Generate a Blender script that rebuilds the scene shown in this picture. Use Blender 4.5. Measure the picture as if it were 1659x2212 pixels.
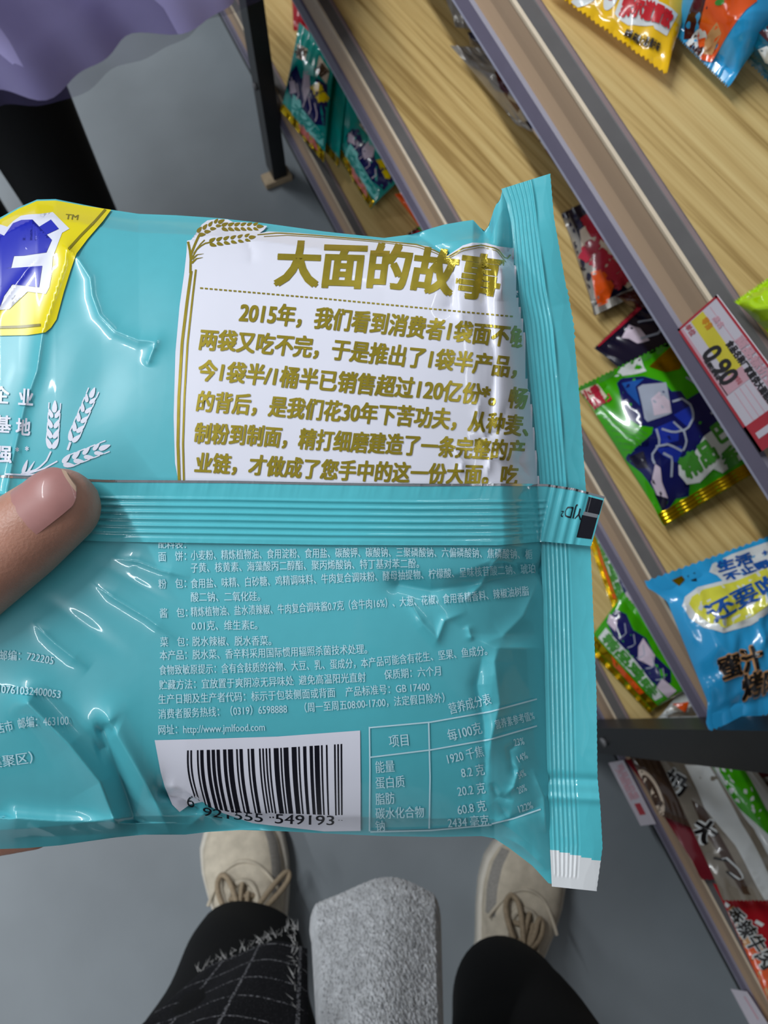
import bpy, bmesh, math, random
import numpy as np
from mathutils import Vector, Matrix

for _o in list(bpy.data.objects):
    bpy.data.objects.remove(_o)
sc = bpy.context.scene
COL = sc.collection

# ------------------------------------------------------------------ camera
F, CX, CY = 1660.0, 829.5, 1106.0            # focal length and centre, photograph pixels
CAM = np.array([0.0, 0.0, 1.15])
_dn = np.array([(778 - CX) / F, -(1565 - CY) / F, 1.0]); _dn /= np.linalg.norm(_dn)
_d = np.array([-0.43493338, 0.87127139, 0.22741837]); _d -= _dn * (_d @ _dn); _d /= np.linalg.norm(_d)
_L = np.array([0.89996646, 0.41221877, 0.14190162]); _L -= _dn * (_L @ _dn); _L -= _d * (_L @ _d); _L /= np.linalg.norm(_L)
RW = np.array([_L, _d, -_dn])                # rows: world X (towards the shelf), Y (along it), Z up


def ray(px, py):
    v = np.stack([(np.asarray(px, float) - CX) / F, -(np.asarray(py, float) - CY) / F, np.ones_like(np.asarray(px, float))], -1)
    return v @ RW.T


def at_depth(px, py, dep):
    return CAM + ray(px, py) * np.asarray(dep, float)[..., None]


def at_z(px, py, z):
    r = ray(px, py)
    return CAM + r * ((np.asarray(z, float) - CAM[2]) / r[..., 2])[..., None]


def at_x(px, py, x):
    r = ray(px, py)
    return CAM + r * ((np.asarray(x, float) - CAM[0]) / r[..., 0])[..., None]


cam = bpy.data.cameras.new('camera')
cam.sensor_fit = 'HORIZONTAL'; cam.sensor_width = 36.0; cam.lens = 36.0 * F / 1659.0
cam.clip_start = 0.01; cam.clip_end = 60
cam.dof.use_dof = True; cam.dof.focus_distance = 0.186; cam.dof.aperture_fstop = 42.0
camo = bpy.data.objects.new('camera', cam); COL.objects.link(camo)
_m = Matrix.Identity(4)
for i in range(3):
    _m[i][0] = RW[i][0]; _m[i][1] = RW[i][1]; _m[i][2] = -RW[i][2]; _m[i][3] = CAM[i]
camo.matrix_world = _m
sc.camera = camo

# ------------------------------------------------------------------ light
sc.view_settings.view_transform = 'Standard'; sc.view_settings.look = 'None'
sc.view_settings.gamma = 1.0; sc.view_settings.exposure = 0.0; sc.view_settings.use_curve_mapping = False
wd = bpy.data.worlds.new('shop_ambience'); sc.world = wd; wd.use_nodes = True
wd.node_tree.nodes['Background'].inputs[0].default_value = (0.86, 0.92, 1.0, 1)
wd.node_tree.nodes['Background'].inputs[1].default_value = 0.23


def tube(name, loc, sx, sy, power, aim=None):
    l = bpy.data.lights.new(name, 'AREA'); l.shape = 'RECTANGLE'; l.size = sx; l.size_y = sy; l.energy = power
    l.color = (0.93, 0.97, 1.0)
    o = bpy.data.objects.new(name, l); COL.objects.link(o); o.location = loc
    if aim:
        o.rotation_euler = (Vector(aim) - Vector(loc)).to_track_quat('-Z', 'Y').to_euler()
    return o


tube('ceiling_tube_light', (-0.78, 1.95, 2.75), 0.05, 2.7, 76)
tube('ceiling_tube_light', (1.5, 0.9, 2.75), 0.05, 3.6, 12)
tube('ceiling_tube_light', (-2.3, -0.4, 2.75), 0.05, 3.6, 56)  # added fill, placed and powered to brighten the packet's lower left


# ------------------------------------------------------------------ materials
def lin(c):
    return tuple((x / 255.0 / 12.92) if x / 255.0 <= 0.04045 else ((x / 255.0 + 0.055) / 1.055) ** 2.4 for x in c)


def mat(name, col, rough=0.4, metal=0.0, spec=0.5, coat=0.0, vary=0.06, scale=60.0, bump=0.0, bscale=200.0, sheen=0.0, sss=0.0, alpha=1.0, trans=0.0, stretch=None):
    m = bpy.data.materials.new(name); m.use_nodes = True
    nt = m.node_tree; N = nt.nodes; b = N['Principled BSDF']
    tc = N.new('ShaderNodeTexCoord'); mp = N.new('ShaderNodeMapping'); nt.links.new(tc.outputs['Object'], mp.inputs[0])
    if stretch: mp.inputs['Scale'].default_value = stretch
    nz = N.new('ShaderNodeTexNoise'); nz.inputs['Scale'].default_value = scale; nz.inputs['Detail'].default_value = 4
    nt.links.new(mp.outputs[0], nz.inputs['Vector'])
    rp = N.new('ShaderNodeValToRGB')
    c = lin(col)
    rp.color_ramp.elements[0].color = tuple(max(0, x * (1 - vary)) for x in c) + (1,)
    rp.color_ramp.elements[1].color = tuple(min(1, x * (1 + vary)) for x in c) + (1,)
    rp.color_ramp.elements[0].position = 0.3; rp.color_ramp.elements[1].position = 0.7
    nt.links.new(nz.outputs['Fac'], rp.inputs[0]); nt.links.new(rp.outputs[0], b.inputs['Base Color'])
    b.inputs['Roughness'].default_value = rough; b.inputs['Metallic'].default_value = metal
    b.inputs['Specular IOR Level'].default_value = spec; b.inputs['Coat Weight'].default_value = coat
    b.inputs['Coat Roughness'].default_value = 0.06
    b.inputs['Alpha'].default_value = alpha
    b.inputs['Transmission Weight'].default_value = trans
    if sheen:
        b.inputs['Sheen Weight'].default_value = sheen; b.inputs['Sheen Roughness'].default_value = 0.5
    if sss:
        b.inputs['Subsurface Weight'].default_value = sss; b.inputs['Subsurface Radius'].default_value = (0.004, 0.0016, 0.0009)
        b.inputs['Subsurface Scale'].default_value = 0.6
    if bump:
        n2 = N.new('ShaderNodeTexNoise'); n2.inputs['Scale'].default_value = bscale; n2.inputs['Detail'].default_value = 5
        nt.links.new(mp.outputs[0], n2.inputs['Vector'])
        bp = N.new('ShaderNodeBump'); bp.inputs['Strength'].default_value = bump; bp.inputs['Distance'].default_value = 0.002
        nt.links.new(n2.outputs['Fac'], bp.inputs['Height']); nt.links.new(bp.outputs[0], b.inputs['Normal'])
    return m


def wood(name, angle):
    m = bpy.data.materials.new(name); m.use_nodes = True
    nt = m.node_tree; N = nt.nodes; b = N['Principled BSDF']
    tc = N.new('ShaderNodeTexCoord'); mp = N.new('ShaderNodeMapping'); nt.links.new(tc.outputs['Object'], mp.inputs[0])
    mp.inputs['Rotation'].default_value = (0, 0, angle)
    st = N.new('ShaderNodeMapping'); st.inputs['Scale'].default_value = (1.0, 0.022, 1.0); nt.links.new(mp.outputs[0], st.inputs[0])
    n1 = N.new('ShaderNodeTexNoise'); n1.inputs['Scale'].default_value = 165; n1.inputs['Detail'].default_value = 6; n1.inputs['Roughness'].default_value = 0.6
    n1.inputs['Distortion'].default_value = 0.08
    nt.links.new(st.outputs[0], n1.inputs['Vector'])
    n2 = N.new('ShaderNodeTexNoise'); n2.inputs['Scale'].default_value = 30; n2.inputs['Detail'].default_value = 3
    nt.links.new(st.outputs[0], n2.inputs['Vector'])
    ad = N.new('ShaderNodeMath'); ad.operation = 'MULTIPLY_ADD'; ad.inputs[1].default_value = 0.70
    ml = N.new('ShaderNodeMath'); ml.operation = 'MULTIPLY'; ml.inputs[1].default_value = 0.30
    nt.links.new(n2.outputs['Fac'], ml.inputs[0]); nt.links.new(n1.outputs['Fac'], ad.inputs[0]); nt.links.new(ml.outputs[0], ad.inputs[2])
    rp = N.new('ShaderNodeValToRGB')
    rp.color_ramp.elements[0].position = 0.38; rp.color_ramp.elements[0].color = lin((162, 132, 78)) + (1,)
    rp.color_ramp.elements[1].position = 0.62; rp.color_ramp.elements[1].color = lin((218, 192, 132)) + (1,)
    e = rp.color_ramp.elements.new(0.48); e.color = lin((202, 172, 112)) + (1,)
    nt.links.new(ad.outputs[0], rp.inputs[0]); nt.links.new(rp.outputs[0], b.inputs['Base Color'])
    b.inputs['Roughness'].default_value = 0.5; b.inputs['Specular IOR Level'].default_value = 0.35
    return m


# ------------------------------------------------------------------ helpers
def tag(o, label=None, cat=None, group=None, kind=None):
    if label: o['label'] = label
    if cat: o['category'] = cat
    if group: o['group'] = group
    if kind: o['kind'] = kind
    return o


def link(name, me, parent=None, mats=None):
    o = bpy.data.objects.new(name, me); COL.objects.link(o)
    if mats is not None and me is not None:
        for m in (mats if isinstance(mats, (list, tuple)) else [mats]): me.materials.append(m)
    if parent is not None:
        o.parent = parent
    return o


def empty(name, loc=(0, 0, 0), parent=None):
    o = bpy.data.objects.new(name, None); COL.objects.link(o)
    o.empty_display_size = 0.05
    if parent is not None: o.parent = parent
    return o


def mesh(name, V, Fc, mi=None, smooth=True, normals=None):
    me = bpy.data.meshes.new(name)
    V = np.asarray(V, dtype=np.float32).reshape(-1, 3)
    if isinstance(Fc, np.ndarray):
        tot = np.full(len(Fc), Fc.shape[1], dtype=np.int32); lp = Fc.astype(np.int32).ravel()
    else:
        tot = np.array([len(f) for f in Fc], dtype=np.int32); lp = np.array([i for f in Fc for i in f], dtype=np.int32)
    me.vertices.add(len(V)); me.vertices.foreach_set('co', V.ravel())
    me.loops.add(len(lp)); me.loops.foreach_set('vertex_index', lp)
    me.polygons.add(len(tot)); me.polygons.foreach_set('loop_start', np.r_[0, np.cumsum(tot)[:-1]].astype(np.int32))
    if mi is not None: me.polygons.foreach_set('material_index', np.asarray(mi, dtype=np.int32))
    me.polygons.foreach_set('use_smooth', np.full(len(me.polygons), smooth))
    me.update(calc_edges=True); me.validate()
    if normals is not None:
        me.normals_split_custom_set_from_vertices([tuple(map(float, n)) for n in normals])
    return me


def grid_arr(nu, nv, flip=False):
    i, j = np.meshgrid(np.arange(nu), np.arange(nv)); a = (j * (nu + 1) + i).ravel()
    q = np.stack([a, a + 1, a + nu + 2, a + nu + 1], 1)
    return q[:, ::-1] if flip else q


def grid_faces(nu, nv, flip=False):
    f = []
    for j in range(nv):
        for i in range(nu):
            a = j * (nu + 1) + i
            q = (a, a + 1, a + nu + 2, a + nu + 1)
            f.append(q[::-1] if flip else q)
    return f


def box(bm, lo, hi, mi=0):
    vs = [bm.verts.new((x, y, z)) for x in (lo[0], hi[0]) for y in (lo[1], hi[1]) for z in (lo[2], hi[2])]
    for q in ((0, 1, 3, 2), (4, 6, 7, 5), (0, 4, 5, 1), (2, 3, 7, 6), (0, 2, 6, 4), (1, 5, 7, 3)):
        f = bm.faces.new([vs[i] for i in q]); f.material_index = mi


def bm_obj(name, bm, mats, parent=None, smooth=False, bevel=0.0):
    if bevel:
        bmesh.ops.bevel(bm, geom=[e for e in bm.edges], offset=bevel, segments=2, affect='EDGES', profile=0.5)
    bmesh.ops.recalc_face_normals(bm, faces=bm.faces[:])
    me = bpy.data.meshes.new(name); bm.to_mesh(me); bm.free()
    me.polygons.foreach_set('use_smooth', np.full(len(me.polygons), smooth))
    return link(name, me, parent, mats)


_fc = bpy.data.curves.new('lettering', 'FONT'); _fc.fill_mode = 'FRONT'; _fc.resolution_u = 3
_fo = bpy.data.objects.new('lettering', _fc); COL.objects.link(_fo)


_gc = {}


def glyphs(text, shear=0.0):
    if (text, shear) in _gc: return _gc[(text, shear)]
    _fc.body = text; _fc.shear = shear; _fc.size = 1.0
    bpy.context.view_layer.update()
    ev = _fo.evaluated_get(bpy.context.evaluated_depsgraph_get()); m = ev.to_mesh()
    V = np.array([(v.co.x, v.co.y) for v in m.vertices]).reshape(-1, 2)
    Fc = [tuple(p.vertices) for p in m.polygons]
    ev.to_mesh_clear()
    _gc[(text, shear)] = (V, Fc)
    return V, Fc


def embolden(V, Fc, b):
    """heavier strokes: the same lettering printed several times, a hair apart"""
    if b <= 0: return V, Fc
    if b <= 0.015: S = [(-b, 0), (b, 0)]
    elif b <= 0.045: S = [(0, 0)] * (b > .036) + [(-b, -.7 * b), (b, -.7 * b), (-b, .7 * b), (b, .7 * b)]
    else:
        S = [(0, 0)] + [(math.cos(k * math.pi / 4) * b * r, math.sin(k * math.pi / 4) * b * r) for k in range(8) for r in ((.5, 1) if b > .05 else (1,))]
    n = len(V)
    return np.concatenate([V + np.array(s) for s in S]), [tuple(i + k * n for i in f) for k in range(len(S)) for f in Fc]


def cut2d(V, Fc, xs, ys):
    bm = bmesh.new()
    vs = [bm.verts.new((v[0], v[1], 0)) for v in V]
    for f in Fc:
        if len(set(f)) >= 3:
            try: bm.faces.new([vs[i] for i in f])
            except ValueError: pass
    bmesh.ops.triangulate(bm, faces=[f for f in bm.faces if len(f.verts) > 3])
    for x in xs:
        bmesh.ops.bisect_plane(bm, geom=bm.verts[:] + bm.edges[:] + bm.faces[:], plane_co=(x, 0, 0), plane_no=(1, 0, 0))
    for y in ys:
        bmesh.ops.bisect_plane(bm, geom=bm.verts[:] + bm.edges[:] + bm.faces[:], plane_co=(0, y, 0), plane_no=(0, 1, 0))
    bm.verts.index_update()
    V2 = np.array([(v.co.x, v.co.y) for v in bm.verts]).reshape(-1, 2); F2 = [tuple(v.index for v in f.verts) for f in bm.faces]
    bm.free()
    return V2, F2


def along(path, u):
    """point and tangent on a smooth polyline at u in 0..1"""
    P = np.asarray(path, float); s = np.r_[0, np.cumsum(np.linalg.norm(np.diff(P, axis=0), axis=1))]; s /= s[-1]
    x = np.interp(u, s, P[:, 0]); y = np.interp(u, s, P[:, 1])
    e = 0.03
    u0, u1 = np.clip(u - e, 0, 1), np.clip(u + e, 0, 1)
    tx = np.interp(u1, s, P[:, 0]) - np.interp(u0, s, P[:, 0]); ty = np.interp(u1, s, P[:, 1]) - np.interp(u0, s, P[:, 1])
    n = np.hypot(tx, ty)
    return x, y, tx / n, ty / n


def text_item(text, path, h, mi=0, off=2.0e-4, bold=0.0, shear=0.0, cuts=0, ycuts=(), upright=False):
    """lettering laid along a path; h = em height in sheet units"""
    V, Fc = glyphs(text, shear)
    if not len(V): return None
    if cuts:
        x0, x1 = V[:, 0].min(), V[:, 0].max()
        V, Fc = cut2d(V, Fc, np.linspace(x0, x1, cuts + 2)[1:-1], ycuts)
    n0 = len(V); V, Fc = embolden(V, Fc, bold); off = off + 4e-6 * (np.arange(len(V)) // n0)
    u = (V[:, 0] - V[:, 0].min()) / (np.ptp(V[:, 0]) + 1e-9)
    x, y, tx, ty = along(path, u)
    k = (V[:, 1] - 0.36) * h
    if upright: X = x; Y = y - k
    else: X = x + ty * k; Y = y - tx * k
    return np.stack([X, Y], 1), Fc, mi, off


def poly_item(poly, mi=0, off=1.0e-4, step=12.0):
    V = np.asarray(poly, float)
    if step:
        xs = np.arange(V[:, 0].min() + step, V[:, 0].max(), step); ys = np.arange(V[:, 1].min() + step, V[:, 1].max(), step)
    else: xs = ys = ()
    V2, F2 = cut2d(V, [tuple(range(len(V)))], xs, ys)
    return V2, F2, mi, off


def stroke_item(path, w, mi=0, off=1.6e-4, n=None, taper=False):
    P = np.asarray(path, float); L = np.linalg.norm(np.diff(P, axis=0), axis=1).sum()
    n = n or max(2, int(L / 10))
    u = np.linspace(0, 1, n + 1); x, y, tx, ty = along(P, u)
    ww = w * (1 - 0.85 * u if taper else np.ones_like(u)) / 2
    A = np.stack([x + ty * ww, y - tx * ww], 1); B = np.stack([x - ty * ww, y + tx * ww], 1)
    V = np.concatenate([A, B]); Fc = [(i, i + 1, n + 1 + i + 1, n + 1 + i) for i in range(n)]
    return V, Fc, mi, off


def oval(cx, cy, rx, ry, rot=0.0, n=22, pw=2.0):
    a = np.linspace(0, 2 * math.pi, n, endpoint=False); c, s = np.cos(a), np.sin(a)
    x = np.sign(c) * np.abs(c) ** (2 / pw) * rx; y = np.sign(s) * np.abs(s) ** (2 / pw) * ry
    return np.stack([cx + x * math.cos(rot) - y * math.sin(rot), cy + x * math.sin(rot) + y * math.cos(rot)], 1)


def print_on(name, items, sheet, mats, parent, label=None, keep=None):
    V, Fc, mi, NN, XY = [], [], [], [], []; k = 0
    for it in items:
        if it is None: continue
        xy, f, m, off = it
        P, N = sheet(xy, np.broadcast_to(np.asarray(off, float), (len(xy),)))
        V.append(P); NN.append(N); XY += [tuple(p) for p in xy]; Fc += [tuple(i + k for i in q) for q in f]; mi += [m] * len(f); k += len(P)
    V = np.concatenate(V); NN = np.concatenate(NN)
    # make faces look along the surface normal
    I = np.array([q[:3] for q in Fc]); A, B, C_ = V[I[:, 0]], V[I[:, 1]], V[I[:, 2]]
    cr = np.cross(B - A, C_ - A); nn = NN[I].mean(1)
    for t in range(3, max(len(q) for q in Fc)):   # corners that lie on one line: look further round the face
        bad = [i for i in range(len(Fc)) if len(Fc[i]) > t and np.linalg.norm(cr[i]) < 1e-13]
        for i in bad:
            q = Fc[i]; cr[i] = np.cross(V[q[t - 1]] - V[q[0]], V[q[t]] - V[q[0]])
    sg = np.einsum('ij,ij->i', cr, nn) >= 0
    out = [q if g else q[::-1] for q, g in zip(Fc, sg)]
    if keep is not None:
        kk = [i for i, q in enumerate(out) if keep(XY[q[0]])]
        out = [out[i] for i in kk]; mi = [mi[i] for i in kk]
    me = mesh(name, V, out, mi, True, NN)
    o = link(name, me, parent, mats)
    if label: o['label'] = label
    return o


def wr(x, y, seed, n=7, f0=1.0, f1=5.0):
    """wrinkle noise, about -1..1"""
    r = random.Random(seed); s = np.zeros_like(x)
    for k in range(n):
        fr = f0 * (f1 / f0) ** (k / max(1, n - 1)); a = r.uniform(0, math.pi); ph = r.uniform(0, 6.28)
        w = np.sin(fr * (x * math.cos(a) + y * math.sin(a)) + ph + 0.8 * np.sin(fr * 0.7 * (x * math.sin(a) - y * math.cos(a)) + ph * 2))
        s += (1 - 2 * np.abs(w) ** 0.7 if k % 2 else w) / (1 + 0.35 * k)
    return s / 3.0


def extrude_y(name, prof, y0, y1, mats, parent, mi=None, smooth=False):
    """prof: closed list of (x, z), swept along Y"""
    n = len(prof)
    V = [(p[0], y0, p[1]) for p in prof] + [(p[0], y1, p[1]) for p in prof]
    Fc = [(i, (i + 1) % n, n + (i + 1) % n, n + i) for i in range(n)] + [tuple(range(n))[::-1], tuple(range(n, 2 * n))]
    me = mesh(name, V, Fc, (list(mi) + [0, 0]) if mi else None, smooth)
    bm = bmesh.new(); bm.from_mesh(me); bmesh.ops.recalc_face_normals(bm, faces=bm.faces[:]); bm.to_mesh(me); bm.free()
    return link(name, me, parent, mats)


def skin(pts, edges, radii, root=0, sub=2):
    me = bpy.data.meshes.new('skeleton'); me.from_pydata([tuple(map(float, p)) for p in pts], edges, [])
    o = bpy.data.objects.new('skeleton', me); COL.objects.link(o)
    md = o.modifiers.new('s', 'SKIN'); md.use_smooth_shade = True
    for i, v in enumerate(me.skin_vertices[0].data):
        r = radii[i]; v.radius = r if isinstance(r, tuple) else (r, r); v.use_root = (i == root)
    sb = o.modifiers.new('u', 'SUBSURF'); sb.levels = sub; sb.render_levels = sub
    bpy.context.view_layer.update()
    m2 = bpy.data.meshes.new_from_object(o.evaluated_get(bpy.context.evaluated_depsgraph_get()))
    bpy.data.objects.remove(o); bpy.data.meshes.remove(me)
    return m2


def blob(chains, voxel, smooth=6):
    """chains of (points, radii) swept with balls and fused into one continuous surface"""
    bm = bmesh.new(); bmesh.ops.create_uvsphere(bm, u_segments=20, v_segments=12, radius=1.0); bm.verts.index_update()
    SV = np.array([v.co[:] for v in bm.verts]); SF = [[v.index for v in f.verts] for f in bm.faces]; bm.free()
    VV, FF = [], []; k0 = 0
    for P, R in chains:
        for i in range(len(P) - 1):
            a, b = np.asarray(P[i], float), np.asarray(P[i + 1], float); ra, rb = R[i], R[i + 1]
            n = max(2, int(np.linalg.norm(b - a) / (0.22 * min(ra, rb))))
            for k in range(n + 1):
                t = k / n
                VV.append(SV * (ra + (rb - ra) * t) + a + (b - a) * t); FF += [[j + k0 for j in f] for f in SF]; k0 += len(SV)
    me = mesh('blob', np.concatenate(VV), FF)
    o = bpy.data.objects.new('blob', me); COL.objects.link(o)
    r = o.modifiers.new('r', 'REMESH'); r.mode = 'VOXEL'; r.voxel_size = voxel; r.use_smooth_shade = True
    s = o.modifiers.new('s', 'SMOOTH'); s.iterations = smooth; s.factor = 0.5
    bpy.context.view_layer.update()
    m2 = bpy.data.meshes.new_from_object(o.evaluated_get(bpy.context.evaluated_depsgraph_get()))
    bpy.data.objects.remove(o); bpy.data.meshes.remove(me)
    return m2


def join_meshes(name, meshes):
    bm = bmesh.new()
    for m in meshes: bm.from_mesh(m)
    me = bpy.data.meshes.new(name); bm.to_mesh(me); bm.free()
    me.polygons.foreach_set('use_smooth', np.full(len(me.polygons), True))
    return me


def tube_curve(name, pts, r, m, parent, closed=False, res=6):
    cu = bpy.data.curves.new(name, 'CURVE'); cu.dimensions = '3D'; cu.bevel_depth = r; cu.bevel_resolution = 3; cu.resolution_u = res
    s = cu.splines.new('NURBS'); s.points.add(len(pts) - 1)
    for p, q in zip(s.points, pts): p.co = tuple(map(float, q)) + (1,)
    s.use_endpoint_u = True; s.order_u = 3; s.use_cyclic_u = closed
    o = bpy.data.objects.new(name, cu); COL.objects.link(o)
    bpy.context.view_layer.update()
    me = bpy.data.meshes.new_from_object(o.evaluated_get(bpy.context.evaluated_depsgraph_get()))
    bpy.data.objects.remove(o)
    me.materials.clear()
    return link(name, me, parent, m)
# ------------------------------------------------------------------ the shop: floor and shelving
M_floor = mat('sealed_grey_concrete', (116, 123, 128), 0.42, vary=0.13, scale=4.5, bump=0.03, bscale=180)
_g = 40
V = [(-3.5 + 7 * i / _g, -3 + 7 * j / _g, 0) for j in range(_g + 1) for i in range(_g + 1)]
tag(link('floor', mesh('floor', V, grid_faces(_g, _g), smooth=False), None, M_floor), kind='structure')

M_wood = wood('pale_oak_laminate', math.radians(-12))
M_lip = mat('smoky_clear_plastic', (104, 98, 116), 0.42, coat=0.0, vary=0.05)
M_edge = mat('clear_plastic_edge', (158, 158, 176), 0.4)
M_card = mat('brown_wood_edge_behind_plastic', (178, 150, 122), 0.45, vary=0.10, scale=9, stretch=(1, 0.1, 6))
M_glint = mat('painted_rail_highlight', (200, 182, 156), 0.45)  # highlight line along the rail, painted as a pale bead
M_top = mat('grey_rail_backing', (98, 96, 96), 0.55, vary=0.06)
M_rim = mat('brown_plastic_rim', (140, 122, 122), 0.5)
M_black = mat('black_powder_coated_steel', (22, 23, 25), 0.42, vary=0.15, bump=0.05, bscale=900)
M_tan = mat('raw_pine_block', (176, 156, 128), 0.7, vary=0.15)
M_back = mat('grey_steel_back_panel', (120, 120, 122), 0.5)
XF = 0.286
YA, YB = 0.905, -0.145


def shelf_board(root, y0, y1, z, x1=0.70):
    b = bmesh.new(); box(b, (XF + 0.004, y0, z - 0.022), (x1, y1, z)); bm_obj('shelf_board', b, M_wood, root)


def rail(root, y0, y1, z, hgt=0.052, lip=0.014):
    """clear label rail: lower lip, brown field, bead painted as the highlight line, flat top lip"""
    zb = z - hgt
    x = XF
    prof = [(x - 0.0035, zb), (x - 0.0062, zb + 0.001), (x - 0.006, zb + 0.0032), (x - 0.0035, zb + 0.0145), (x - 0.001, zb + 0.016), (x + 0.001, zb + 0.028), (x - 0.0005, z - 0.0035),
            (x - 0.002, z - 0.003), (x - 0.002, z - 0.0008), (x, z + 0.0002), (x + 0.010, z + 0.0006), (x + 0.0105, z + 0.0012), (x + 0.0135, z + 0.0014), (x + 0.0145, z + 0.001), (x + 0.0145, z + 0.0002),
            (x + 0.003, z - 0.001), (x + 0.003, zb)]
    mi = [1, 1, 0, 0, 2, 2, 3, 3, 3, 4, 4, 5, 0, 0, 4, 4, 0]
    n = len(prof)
    r = extrude_y('price_rail', prof, y0, y1, [M_lip, M_edge, M_card, M_glint, M_top, M_rim], root, mi)
    return r


def post(root, y, x=0.255, w=0.034, name='upright_post', y1=None):
    b = bmesh.new(); box(b, (x, y - w / 2, 0.012), (x + 0.0245, y + w / 2, 1.75)); o = bm_obj(name, b, M_black, root)
    b = bmesh.new(); bmesh.ops.create_cone(b, cap_ends=True, segments=12, radius1=0.006, radius2=0.005, depth=0.004, matrix=Matrix.Translation((x - 0.002, y, 0.20)) @ Matrix.Rotation(math.pi / 2, 4, 'Y'))
    bm_obj('bolt', b, M_back, o, True)


Z1, Z2, Z3 = 0.184, 0.485, 0.759
unit = empty('shelving_unit'); tag(unit, 'pale wood shelving unit with clear label rails and black steel posts, three shelves in view', 'shelf')
for z, yb in ((Z1, YB - 0.01), (Z2, YB - 0.01), (Z3, YB - 0.01)):
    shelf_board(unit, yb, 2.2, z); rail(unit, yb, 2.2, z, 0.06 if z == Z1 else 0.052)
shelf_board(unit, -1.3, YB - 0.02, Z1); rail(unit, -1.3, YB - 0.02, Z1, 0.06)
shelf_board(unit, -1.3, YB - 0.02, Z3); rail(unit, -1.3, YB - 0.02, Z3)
post(unit, YA); post(unit, YB)
b = bmesh.new(); box(b, (0.70, -1.3, 0.02), (0.715, 2.2, 1.75)); bm_obj('back_panel', b, M_back, unit)
b = bmesh.new(); box(b, (0.31, -1.3, 0.0), (0.70, 2.2, 0.10)); bm_obj('plinth', b, M_black, unit)
# pine levelling block under the far post
b = bmesh.new(); box(b, (0.238, YA - 0.021, 0.0), (0.288, YA + 0.004, 0.012))
tag(bm_obj('wood_block', b, M_tan, None, bevel=0.0015), 'small pale wood block under the foot of the far black post', 'block')
# ------------------------------------------------------------------ the big noodle packet in the hand
D0 = 0.205                                   # distance from the lens to the plane of the end seal
XT = [-720, -600, -450, -200, 0, 40, 80, 120, 220, 300, 380, 470, 570, 700, 830, 890, 925, 960, 1000, 1022, 1045, 1056, 1066, 1085, 1120, 1330]
YT = [545, 540, 520, 490, 470, 448, 431, 430, 450, 462, 465, 471, 482, 500, 514, 506, 495, 485, 478, 475, 500, 488, 455, 410, 396, 380]
XB = [-720, -400, 0, 60, 130, 200, 250, 310, 340, 400, 450, 520, 600, 700, 830, 950, 1040, 1068, 1100, 1150, 1185, 1330]
YBt = [1800, 1810, 1834, 1832, 1826, 1816, 1809, 1803, 1803, 1803, 1797, 1793, 1795, 1800, 1806, 1808, 1806, 1811, 1832, 1870, 1908, 1935]
YR = [360, 408, 440, 480, 560, 640, 700, 850, 1000, 1100, 1200, 1300, 1500, 1700, 1830, 1915, 1950]
XR = [1078, 1086, 1098, 1106, 1112, 1118, 1130, 1145, 1160, 1168, 1172, 1176, 1180, 1186, 1191, 1195, 1196]
YC = [360, 450, 600, 900, 1040, 1180, 1215, 1250, 1300, 1370, 1400, 1500, 1700, 1800, 1950]
XC = [1035, 1040, 1066, 1074, 1082, 1088, 1050, 960, 940, 1000, 1070, 1060, 1055, 1060, 1070]
RES = 2.0
GX = np.arange(-740, 1340, RES); GY = np.arange(340, 1960, RES)
gx, gy = np.meshgrid(GX, GY)
yt_ = np.interp(gx, XT, YT); yb_ = np.interp(gx, XB, YBt)
k_ = np.ones(9) / 9
t_ = np.clip((gy - yt_) / (yb_ - yt_), 0, 1)
p_ = np.clip(1 - np.abs(2 * t_ - 1) ** 3.0, 0, 1) ** 0.62
xr_ = np.interp(gy, YR, XR); xc_ = np.interp(gy, YC, XC)
s_ = np.clip((xr_ - gx) / (xr_ - xc_), 0, 1)
q_ = (0.52 * (1 - (1 - s_) ** 1.45) + 0.48 * (1 - (1 - np.clip((xr_ - gx) / 420, 0, 1)) ** 2))
ql_ = 1 - (1 - np.clip((gx + 640) / 260, 0, 1)) ** 2
HH = 0.0245 * p_ * q_ * ql_


def seg_dist(path):
    best = np.full(gx.shape, 1e9); bu = np.zeros(gx.shape); bs = np.zeros(gx.shape)
    P = np.asarray(path, float); L = np.r_[0, np.cumsum(np.linalg.norm(np.diff(P, axis=0), axis=1))]
    for i in range(len(P) - 1):
        a, b = P[i], P[i + 1]; ab = b - a; l2 = ab @ ab
        t = np.clip(((gx - a[0]) * ab[0] + (gy - a[1]) * ab[1]) / l2, 0, 1)
        d = np.hypot(gx - a[0] - t * ab[0], gy - a[1] - t * ab[1])
        m = d < best; best[m] = d[m]; bu[m] = ((L[i] + t * math.sqrt(l2)) / L[-1])[m]; bs[m] = (ab[0] * (gy - a[1]) - ab[1] * (gx - a[0]))[m]
    return best, bu, bs


def ridge(path, mm, w, tp=(1, 1), sharp=1.25, one=0):
    global HH
    d, u, sd = seg_dist(path)
    if one: w = np.where(sd * one > 0, w, w * 3.5)   # a fold with one steep side
    tap = np.minimum(1, np.minimum((u + (1 - tp[0])) / 0.25, ((1 - u) + (1 - tp[1])) / 0.25)); tap = np.clip(tap, 0, 1)
    HH = HH + mm * 1e-3 * np.exp(-(d / w) ** sharp) * tap


def dent(x, y, rx, ry, mm, rot=0.0):
    global HH
    c, s = math.cos(rot), math.sin(rot); dx, dy = gx - x, gy - y
    HH = HH + mm * 1e-3 * np.exp(-((dx * c + dy * s) / rx) ** 2 - ((-dx * s + dy * c) / ry) ** 2)


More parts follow.
